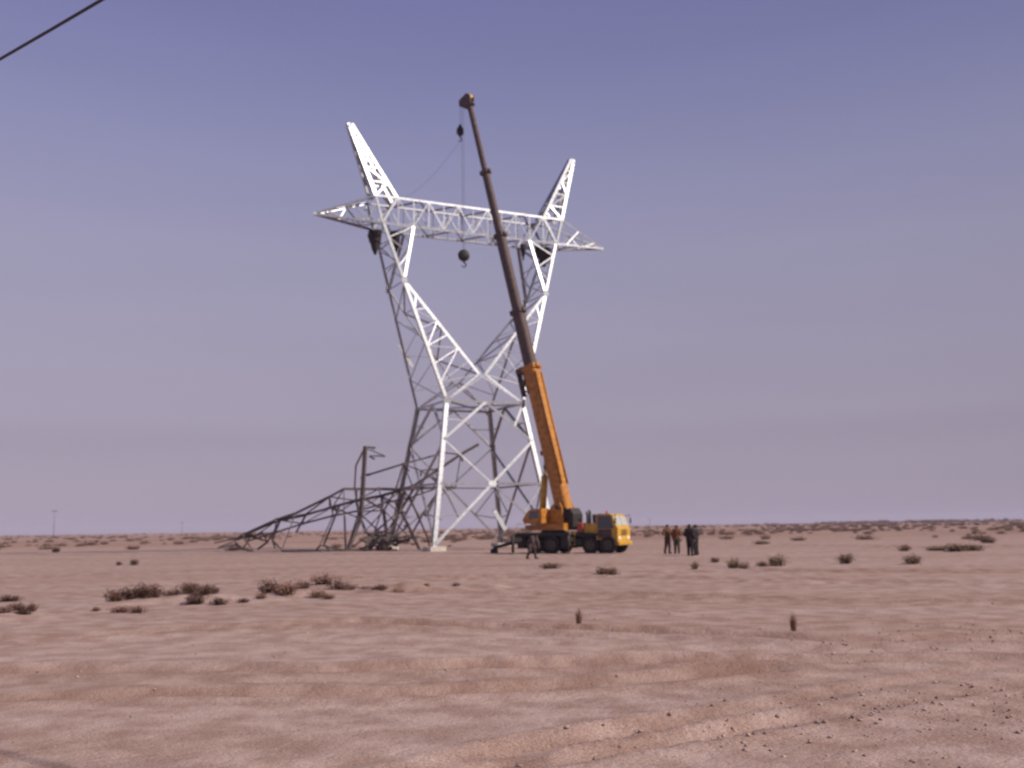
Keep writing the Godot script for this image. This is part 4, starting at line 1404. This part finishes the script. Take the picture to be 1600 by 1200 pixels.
func person(called: String, label: String, at: Vector3, turn: float, height: float, pose: Dictionary, look: Dictionary) -> void:
	var T := thing(called, label, "person", Vector3(at.x, ground_at(at.x, at.z), at.z), "workers on the site")
	T.rotation.y = turn
	T.scale = Vector3.ONE * (height / 1.74)
	var J := {"pelvis": Vector3(0, 0.95, 0), "waist": Vector3(0, 1.08, 0.005), "chest": Vector3(0, 1.30, 0.0), "neck": Vector3(0, 1.47, -0.005), "head": Vector3(0, 1.60, 0.015),
		"sl": Vector3(0.185, 1.415, -0.01), "sr": Vector3(-0.185, 1.415, -0.01), "el": Vector3(0.245, 1.13, -0.02), "er": Vector3(-0.245, 1.13, -0.02), "wl": Vector3(0.255, 0.88, 0.05), "wr": Vector3(-0.255, 0.88, 0.05),
		"hl": Vector3(0.095, 0.93, 0), "hr": Vector3(-0.095, 0.93, 0), "kl": Vector3(0.115, 0.50, 0.02), "kr": Vector3(-0.115, 0.50, 0.02), "al": Vector3(0.125, 0.085, -0.02), "ar": Vector3(-0.125, 0.085, -0.02)}
	for k in pose:
		J[k] = pose[k]
	var face: Vector3 = look.get("face", Vector3(0, 0, 1)).normalized()
	var up: Vector3 = ((J.head - J.neck) as Vector3).normalized()
	up = (up - face * up.dot(face)).normalized()
	var ear := up.cross(face)
	var torso := [[J.pelvis + (J.hl - J.pelvis) * 0.5, J.pelvis + (J.hr - J.pelvis) * 0.5, 0.125, 0.125], [J.pelvis, J.waist, 0.135, 0.125], [J.waist, J.chest, 0.130, 0.145],
		[J.chest.lerp(J.sl, 0.5), J.chest.lerp(J.sr, 0.5), 0.125, 0.125], [J.sl, J.sr, 0.068, 0.068], [J.chest, J.neck, 0.11, 0.06]]
	var arm_up := [[J.sl, J.el, 0.062, 0.046], [J.sr, J.er, 0.062, 0.046]]
	var arm_lo := [[J.el, J.wl, 0.044, 0.028], [J.er, J.wr, 0.044, 0.028]]
	var thigh := [[J.hl, J.kl, 0.092, 0.062], [J.hr, J.kr, 0.092, 0.062]]
	var calf := [[J.kl, J.al, 0.060, 0.040], [J.kr, J.ar, 0.060, 0.040], [J.kl.lerp(J.al, 0.3) + Vector3(0, 0, -0.015), J.kl.lerp(J.al, 0.4), 0.058, 0.05], [J.kr.lerp(J.ar, 0.3) + Vector3(0, 0, -0.015), J.kr.lerp(J.ar, 0.4), 0.058, 0.05]]
	var neck := [[J.neck - up * 0.03, J.head - up * 0.04, 0.056, 0.052]]
	var fwd_l: Vector3 = look.get("foot_l", Vector3(0.12, 0, 1)).normalized()
	var fwd_r: Vector3 = look.get("foot_r", Vector3(-0.12, 0, 1)).normalized()
	var skin: Color = look.skin
	# ---- the body: one surface
	var st := new_st(true)
	net(st, torso + arm_up + arm_lo + thigh + calf + neck + [[J.al, J.al + fwd_l * 0.15 - Vector3(0, 0.04, 0), 0.038, 0.03], [J.ar, J.ar + fwd_r * 0.15 - Vector3(0, 0.04, 0), 0.038, 0.03]], 0.024, 0.045, skin)
	var H: Vector3 = J.head
	var hd := [[H + up * 0.045 - face * 0.02, H + up * 0.04 + face * 0.005, 0.088, 0.086], [H - up * 0.01 + face * 0.01, H - up * 0.075 + face * 0.045, 0.078, 0.048], [H - up * 0.02 - face * 0.02, H - up * 0.08, 0.07, 0.055],
		[H + up * 0.015 + face * 0.088, H - up * 0.02 + face * 0.108, 0.010, 0.016], [H - up * 0.058 + face * 0.082 + ear * 0.018, H - up * 0.058 + face * 0.082 - ear * 0.018, 0.012, 0.012],
		[H + up * 0.034 + face * 0.082 + ear * 0.045, H + up * 0.036 + face * 0.09 + ear * 0.015, 0.011, 0.011], [H + up * 0.034 + face * 0.082 - ear * 0.045, H + up * 0.036 + face * 0.09 - ear * 0.015, 0.011, 0.011],
		[H + up * 0.02 + ear * 0.083 - face * 0.01, H - up * 0.025 + ear * 0.08 - face * 0.005, 0.016, 0.012], [H + up * 0.02 - ear * 0.083 - face * 0.01, H - up * 0.025 - ear * 0.08 - face * 0.005, 0.016, 0.012]]
	net(st, hd + [[J.neck, H - up * 0.05, 0.05, 0.05]], 0.012, 0.018, skin)
	for s in [-1.0, 1.0]:
		net(st, [[H + up * 0.018 + face * 0.088 + ear * 0.03 * s, H + up * 0.018 + face * 0.089 + ear * 0.033 * s, 0.0095, 0.0095]], 0.006, 0.004, Color(0.06, 0.045, 0.04))
	net(st, [[H - up * 0.058 + face * 0.095 + ear * 0.02, H - up * 0.058 + face * 0.095 - ear * 0.02, 0.0065, 0.0065]], 0.005, 0.004, Color(skin.r * 0.7, skin.g * 0.45, skin.b * 0.4))
	for s in ["l", "r"]:
		var sgn := 1.0 if s == "l" else -1.0
		var w: Vector3 = J["w" + s]
		var d: Vector3 = (w - J["e" + s]).normalized()
		hand(st, w, d, Vector3(-sgn, 0.0, 0.2), Vector3(0, 0.2, 1), skin)
	var m := StandardMaterial3D.new()
	m.vertex_color_use_as_albedo = true
	m.roughness = 0.6
	m.cull_mode = BaseMaterial3D.CULL_DISABLED
	mesh_node("body", st.commit(), m, T)
	# ---- clothes
	var grow := func(list: Array, g: float) -> Array:
		var out := []
		for b in list:
			out.append([b[0], b[1], b[2] + g, b[3] + g])
		return out
	st = new_st(true)
	var low := [[J.pelvis + (J.hl - J.pelvis) * 0.5 + Vector3(0, -0.02, 0), J.pelvis + (J.hr - J.pelvis) * 0.5 + Vector3(0, -0.02, 0), 0.128, 0.128]]
	net(st, grow.call(torso, 0.026) + low + grow.call(arm_up, 0.026) + [[J.el, J.el.lerp(J.wl, 0.86), 0.062, 0.046], [J.er, J.er.lerp(J.wr, 0.86), 0.062, 0.046]], 0.022, 0.05)
	mesh_node(look.get("top_name", "shirt"), st.commit(), fabric(look.top, 61), T)
	st = new_st(true)
	net(st, [[J.pelvis + Vector3(0.05, -0.03, 0), J.pelvis + Vector3(-0.05, -0.03, 0), 0.134, 0.134]] + grow.call(thigh, 0.028) + [[J.kl, J.kl.lerp(J.al, 0.93), 0.080, 0.072], [J.kr, J.kr.lerp(J.ar, 0.93), 0.080, 0.072]], 0.022, 0.04)
	mesh_node("trousers", st.commit(), fabric(look.legs, 62), T)
	for s in ["l", "r"]:
		var a: Vector3 = J["a" + s]
		var fw: Vector3 = fwd_l if s == "l" else fwd_r
		st = new_st(true)
		net(st, [[a + Vector3(0, 0.01, 0), a - Vector3(0, 0.03, 0), 0.052, 0.052], [a - fw * 0.03 - Vector3(0, 0.045, 0), a + fw * 0.17 - Vector3(0, 0.05, 0), 0.042, 0.036], [a - Vector3(0, 0.02, 0), a + fw * 0.1 - Vector3(0, 0.035, 0), 0.05, 0.042]], 0.015, 0.03)
		mesh_node("shoe", st.commit(), fabric(Color(0.03, 0.022, 0.018), 63), T)
	st = new_st(true)
	net(st, [[H + up * 0.06 - face * 0.035, H + up * 0.065 + face * 0.02, 0.088, 0.082], [H + up * 0.02 - face * 0.045, H - up * 0.05 - face * 0.05, 0.075, 0.05]], 0.014, 0.03)
	mesh_node(look.get("hair_name", "hair"), st.commit(), fabric(look.hair, 64), T)
	if look.has("scarf"):
		st = new_st(true)
		net(st, [[J.neck + ear * 0.06, J.neck - ear * 0.06, 0.075, 0.075], [J.neck + ear * 0.09 + face * 0.05, J.chest + ear * 0.1 + face * 0.14, 0.05, 0.035]], 0.018, 0.03)
		mesh_node("scarf", st.commit(), fabric(look.scarf, 65), T)

var fabric_cache := {}
func fabric(c: Color, seed_: int) -> StandardMaterial3D:
	var key := str(c)
	if not fabric_cache.has(key):
		fabric_cache[key] = mottled(Color(c.r * 0.75, c.g * 0.75, c.b * 0.75), Color(c.r * 1.2, c.g * 1.2, c.b * 1.2), 1.6, seed_, 0.95)
	return fabric_cache[key]

func make_people() -> void:
	var skin := Color(0.22, 0.115, 0.075)
	var dark_hair := Color(0.012, 0.009, 0.009)
	person("person", "person in a brown jacket with one arm bent, leftmost of four beside crane", Vector3(9.38, 0, -63.6), 0.5, 1.76,
		{"el": Vector3(0.33, 1.17, 0.0), "wl": Vector3(0.20, 1.02, 0.2), "er": Vector3(-0.36, 1.18, 0.02), "wr": Vector3(-0.48, 1.28, 0.2), "kr": Vector3(-0.17, 0.5, 0.05), "ar": Vector3(-0.22, 0.085, -0.03)},
		{"skin": skin, "top": Color(0.11, 0.045, 0.025), "legs": Color(0.075, 0.04, 0.038), "hair": dark_hair, "top_name": "jacket", "face": Vector3(-0.4, 0, 1)})
	person("person", "person in a rust brown shirt and dark green trousers", Vector3(9.88, 0, -63.2), -0.5, 1.70,
		{"wl": Vector3(0.15, 1.0, 0.22), "el": Vector3(0.28, 1.15, 0.02), "kl": Vector3(0.13, 0.5, 0.08), "al": Vector3(0.15, 0.085, 0.08)},
		{"skin": skin, "top": Color(0.155, 0.055, 0.022), "legs": Color(0.035, 0.036, 0.028), "hair": dark_hair, "face": Vector3(-0.6, -0.1, 1)})
	person("person", "person in a black maroon coat standing close in front of another in dark blue", Vector3(9.93, 0, -58.9), 2.5, 1.78,
		{"el": Vector3(0.29, 1.14, 0.0), "wl": Vector3(0.18, 0.98, 0.2), "kl": Vector3(0.12, 0.5, 0.07), "al": Vector3(0.14, 0.085, 0.09)},
		{"skin": skin, "top": Color(0.022, 0.010, 0.014), "legs": Color(0.012, 0.010, 0.014), "hair": dark_hair, "top_name": "coat", "face": Vector3(0.3, 0, 1)})
	person("person", "person in dark blue work clothes with grey scarf, rightmost of all", Vector3(10.38, 0, -59.5), -2.3, 1.74,
		{"er": Vector3(-0.3, 1.15, 0.0), "wr": Vector3(-0.22, 0.94, 0.16)},
		{"skin": skin, "top": Color(0.020, 0.021, 0.030), "legs": Color(0.020, 0.015, 0.018), "hair": dark_hair, "scarf": Color(0.20, 0.20, 0.24), "face": Vector3(0.2, 0, 1)})
	person("person", "person in a dull mauve shirt stooping beside the rear of the crane", Vector3(0.95, 0, -58.2), 0.9, 1.70,
		{"pelvis": Vector3(0, 0.86, -0.12), "waist": Vector3(0, 0.98, -0.05), "chest": Vector3(0, 1.13, 0.10), "neck": Vector3(0, 1.22, 0.25), "head": Vector3(0, 1.30, 0.36),
		"sl": Vector3(0.185, 1.2, 0.2), "sr": Vector3(-0.185, 1.2, 0.2), "el": Vector3(0.23, 0.95, 0.30), "er": Vector3(-0.23, 0.95, 0.30), "wl": Vector3(0.18, 0.74, 0.40), "wr": Vector3(-0.18, 0.72, 0.38),
		"hl": Vector3(0.095, 0.85, -0.12), "hr": Vector3(-0.095, 0.85, -0.12), "kl": Vector3(0.14, 0.47, 0.12), "kr": Vector3(-0.13, 0.45, -0.02), "al": Vector3(0.17, 0.085, 0.16), "ar": Vector3(-0.15, 0.085, -0.22)},
		{"skin": skin, "top": Color(0.085, 0.055, 0.06), "legs": Color(0.055, 0.036, 0.036), "hair": dark_hair, "face": Vector3(0, -0.5, 1)})

# ------------------------------------------------------------------ dry shrubs
func shrub_meshes(seed_: int, dense: int, upright: float) -> Array:      # [stems, foliage], one unit wide, one unit tall
	rng.seed = seed_
	var stems := new_st()
	var leaves := new_st()
	for k in dense:
		var a := rng.randf() * TAU
		var lean := rng.randf() * (1.0 - upright)
		var r := 0.5 * sqrt(rng.randf()) * (0.45 + 0.6 * lean)
		var root := Vector3(cos(a) * r * 0.55, -0.04, sin(a) * r * 0.55) + Vector3(rng.randfn(), 0, rng.randfn()) * 0.05
		var dome := sqrt(maxf(0.05, 1.0 - pow(r * 1.9, 2.0)))
		var tip := Vector3(cos(a) * r * 1.05, (0.55 + 0.45 * rng.randf()) * lerpf(dome, 1.0, upright), sin(a) * r * 1.05)
		var mid := root.lerp(tip, 0.5) + Vector3(rng.randfn(), rng.randfn(), rng.randfn()) * 0.05
		var w := 0.009
		var sidev := Vector3(-sin(a), 0, cos(a)) * w
		var sv2 := Vector3(cos(a), 0, sin(a)) * w
		for s in [sidev, sv2]:
			quad(stems, root - s, mid - s * 0.7, mid + s * 0.7, root + s)
			tri(stems, mid - s * 0.7, tip, mid + s * 0.7)
		if upright > 0.7:
			continue
		for q in 11:
			var t := rng.randf_range(0.2, 1.0)
			var c := root.lerp(mid, t * 2.0) if t < 0.5 else mid.lerp(tip, t * 2.0 - 1.0)
			c += Vector3(rng.randfn(), rng.randfn(), rng.randfn()) * 0.05
			c.y = maxf(c.y, 0.02)
			var d := Vector3(rng.randfn(), rng.randfn() + 0.4, rng.randfn()).normalized()
			var e := d.cross(Vector3(rng.randfn(), rng.randfn(), rng.randfn())).normalized()
			var l := rng.randf_range(0.05, 0.12)
			quad(leaves, c, c + d * l * 0.5 + e * l * 0.26, c + d * l, c + d * l * 0.5 - e * l * 0.26)
	if upright > 0.7:
		# blades only: the finer ones count as foliage
		for k in 90:
			var a := rng.randf() * TAU
			var r := 0.5 * rng.randf()
			var root := Vector3(cos(a), 0, sin(a)) * 0.10 * rng.randf()
			var tip := Vector3(cos(a) * r, 0.4 + 0.6 * rng.randf() * (1.0 - r), sin(a) * r)
			var sd := Vector3(-sin(a), 0, cos(a)) * 0.016
			var mid := root.lerp(tip, 0.5) + Vector3(0, 0.06, 0)
			quad(leaves, root - sd, mid - sd * 0.8, mid + sd * 0.8, root + sd)
			tri(leaves, mid - sd * 0.8, tip, mid + sd * 0.8)
	stems.generate_normals()
	leaves.generate_normals()
	return [stems.commit(), leaves.commit()]

func leaf_mat(r: float, g: float, b: float) -> StandardMaterial3D:
	var m := plain(r, g, b, 0.9)
	m.cull_mode = BaseMaterial3D.CULL_DISABLED
	m.backlight_enabled = true
	m.backlight = Color(0.10, 0.06, 0.04)
	return m

var proto_shrubs := []
var leaf_mats := []

func make_shrubs() -> void:
	leaf_mats = [leaf_mat(0.150, 0.070, 0.046), leaf_mat(0.105, 0.046, 0.032), leaf_mat(0.20, 0.118, 0.068), leaf_mat(0.26, 0.140, 0.100)]
	for k in 5:
		proto_shrubs.append(shrub_meshes(200 + k, 54, 0.05 + 0.06 * k))
	var tuft := shrub_meshes(260, 60, 0.8)
	var words := ["first", "second", "third", "fourth", "fifth", "sixth", "seventh", "eighth", "ninth", "tenth", "eleventh", "twelfth", "thirteenth", "fourteenth", "fifteenth", "sixteenth", "seventeenth"]
	var phrase := {"left edge": "dark dry shrub in the small clump at the left edge, %s from the left",
		"west row": "dark brown shrub in the dense scrub row on the left, %s from the left",
		"middle row": "brown shrub in the loose scrub row below the fallen pylon, %s from the left",
		"far left": "small faint dry shrub scattered on open ground at left, %s from the left",
		"right": "dry shrub on the ground right of and before the crane, %s from the left"}
	var lones := {"lone": "tiny lone dark shrub between the left clump and the dense row"}
	var tufts := ["upright tuft of dry grass in the foreground below the crane", "upright tuft of dry grass in the foreground at right"]
	rng.seed = 303
	for g in SHRUBS:
		var list = SHRUBS[g]
		for k in list.size():
			var s = list[k]
			var label: String
			if g == "tuft":
				label = tufts[k]
			elif lones.has(g):
				label = lones[g]
			else:
				label = phrase[g] % words[k]
			var w: float = s[2] * (1.1 if g == "tuft" else (1.7 if g.ends_with("row") else 1.35))
			var h: float = s[3] * (0.82 if g != "tuft" else 1.1)
			var o := thing("grass_tuft" if g == "tuft" else "dry_shrub", label, "grass tuft" if g == "tuft" else "shrub", Vector3(s[0], ground_at(s[0], s[1]), s[1]), "dry desert shrubs")
			var pm = tuft if g == "tuft" else proto_shrubs[rng.randi() % 5]
			o.rotation.y = rng.randf() * TAU
			o.scale = Vector3(w, h, w * rng.randf_range(0.8, 1.1))
			var lm: Material = leaf_mats[rng.randi() % 2]
			if g == "tuft":
				lm = leaf_mats[3]
			elif (g == "right" and rng.randf() < 0.7):
				lm = leaf_mats[2]
			if h / w < 0.42 and g != "tuft" and g != "right":
				lm = leaf_mats[3] if rng.randf() < 0.6 else lm
			mesh_node("stems", pm[0], M.straw if g == "tuft" else M.bark, o)
			mesh_node("foliage", pm[1], lm, o)

# ------------------------------------------------------------------ far things
func make_far_things() -> void:
	# low scrub out to the horizon, reads as one mass
	rng.seed = 404
	var mm := MultiMesh.new()
	mm.transform_format = MultiMesh.TRANSFORM_3D
	mm.use_colors = true
	var st := SurfaceTool.new()
	st.begin(Mesh.PRIMITIVE_TRIANGLES)
	st.append_from(proto_shrubs[0][1], 0, Transform3D.IDENTITY)
	st.append_from(proto_shrubs[2][0], 0, Transform3D.IDENTITY)
	mm.mesh = st.commit()
	var places := []
	var patch := noise(77, 70.0, 2)
	while places.size() < 1900:
		var d := 100.0 * pow(14.0, rng.randf())
		var a := rng.randf_range(-0.62, 0.62)
		var x := sin(a) * d
		var z := -cos(a) * d
		var p := 0.35 + 1.2 * patch.get_noise_2d(x, z * 0.5) + (0.35 if x > 0.0 and d > 160.0 else 0.0)
		if d < 150.0:
			p *= 0.25
		if rng.randf() > p:
			continue
		var s := rng.randf_range(0.5, 1.3) * (1.0 + d / 900.0)
		places.append([x, z, s * rng.randf_range(1.0, 2.4), s * 0.55])
	for k in 1100:
		# the darker belt of bushes along the horizon at right
		var a := rng.randf_range(0.20, 0.62)
		var d := rng.randf_range(900.0, 1300.0)
		if rng.randf() > smoothstep(0.18, 0.36, a) * (0.6 + patch.get_noise_2d(a * 900.0, 0.0)):
			continue
		places.append([sin(a) * d, -cos(a) * d, rng.randf_range(4.0, 9.0), rng.randf_range(1.6, 3.6)])
	mm.instance_count = places.size()
	for k in places.size():
		var p = places[k]
		mm.set_instance_transform(k, Transform3D(Basis(Vector3.UP, rng.randf() * TAU).scaled(Vector3(p[2], p[3], p[2])), Vector3(p[0], ground_at(p[0], p[1]) - 0.05, p[1])))
		var t := rng.randf_range(0.7, 1.3)
		mm.set_instance_color(k, Color(0.24 * t, 0.155 * t, 0.115 * t))
	var o := MultiMeshInstance3D.new()
	o.name = "far_scrub"
	o.multimesh = mm
	var m := StandardMaterial3D.new()
	m.vertex_color_use_as_albedo = true
	m.roughness = 0.95
	m.cull_mode = BaseMaterial3D.CULL_DISABLED
	o.material_override = m
	add_child(o)
	o.set_meta("kind", "stuff")
	tag(o, "low dark scrub covering the far plain out to the horizon", "scrub")
	far_pole(Vector3(-191.0, 0, -430.0), 12.0, "faint tall pole on the horizon at the far left")
	far_pole(Vector3(-192.2, 0, -600.0), 8.5, "faint short pole on the horizon left of the fallen pylon")
	far_pole(Vector3(91.5, 0, -700.0), 6.5, "faint tiny pole on the horizon just right of the crane")

func far_pole(at: Vector3, h: float, label: String) -> void:
	at.y = ground_at(at.x, at.z)
	var t := thing("utility_pole", label, "pole", at, "poles on the horizon")
	var st := new_st(true)
	add_tube(st, [Vector3(0, -0.5, 0), Vector3(0, h, 0)], 0.14, 0.09, 8)
	part("shaft", st, M.wood, t)
	st = new_st()
	box_at(st, Vector3(-1.3, h - 0.9, -0.1), Vector3(1.3, h - 0.65, 0.1), 0.02)
	part("cross_bar", st, M.wood, t)
	for x in [-1.15, 0.0, 1.15]:
		st = new_st(true)
		add_lathe(st, Transform3D(Basis.IDENTITY, Vector3(x, h - 0.65 if x != 0.0 else h, 0)), [[0.03, 0.0], [0.09, 0.06], [0.05, 0.12], [0.09, 0.18], [0.0, 0.26]], 10)
		part("insulator", st, M.concrete, t)

# ------------------------------------------------------------------ the cable overhead
func make_overhead_cable() -> void:
	var a := Vector3(-7.81, 9.0, -14.95)
	var b := Vector3(-5.54, 9.0, -13.21)
	var d := (b - a).normalized()
	var pts := []
	for k in 61:
		var s := -60.0 + k * 2.0
		var p: Vector3 = a.lerp(b, 0.5) + d * s
		p.y += 0.0011 * s * s
		pts.append(p)
	var st := new_st(true)
	add_tube(st, pts, 0.023, 0.023, 10)
	tag(part("overhead_cable", st, M.cable, self), "dark power cable crossing the sky in the upper left corner", "cable")
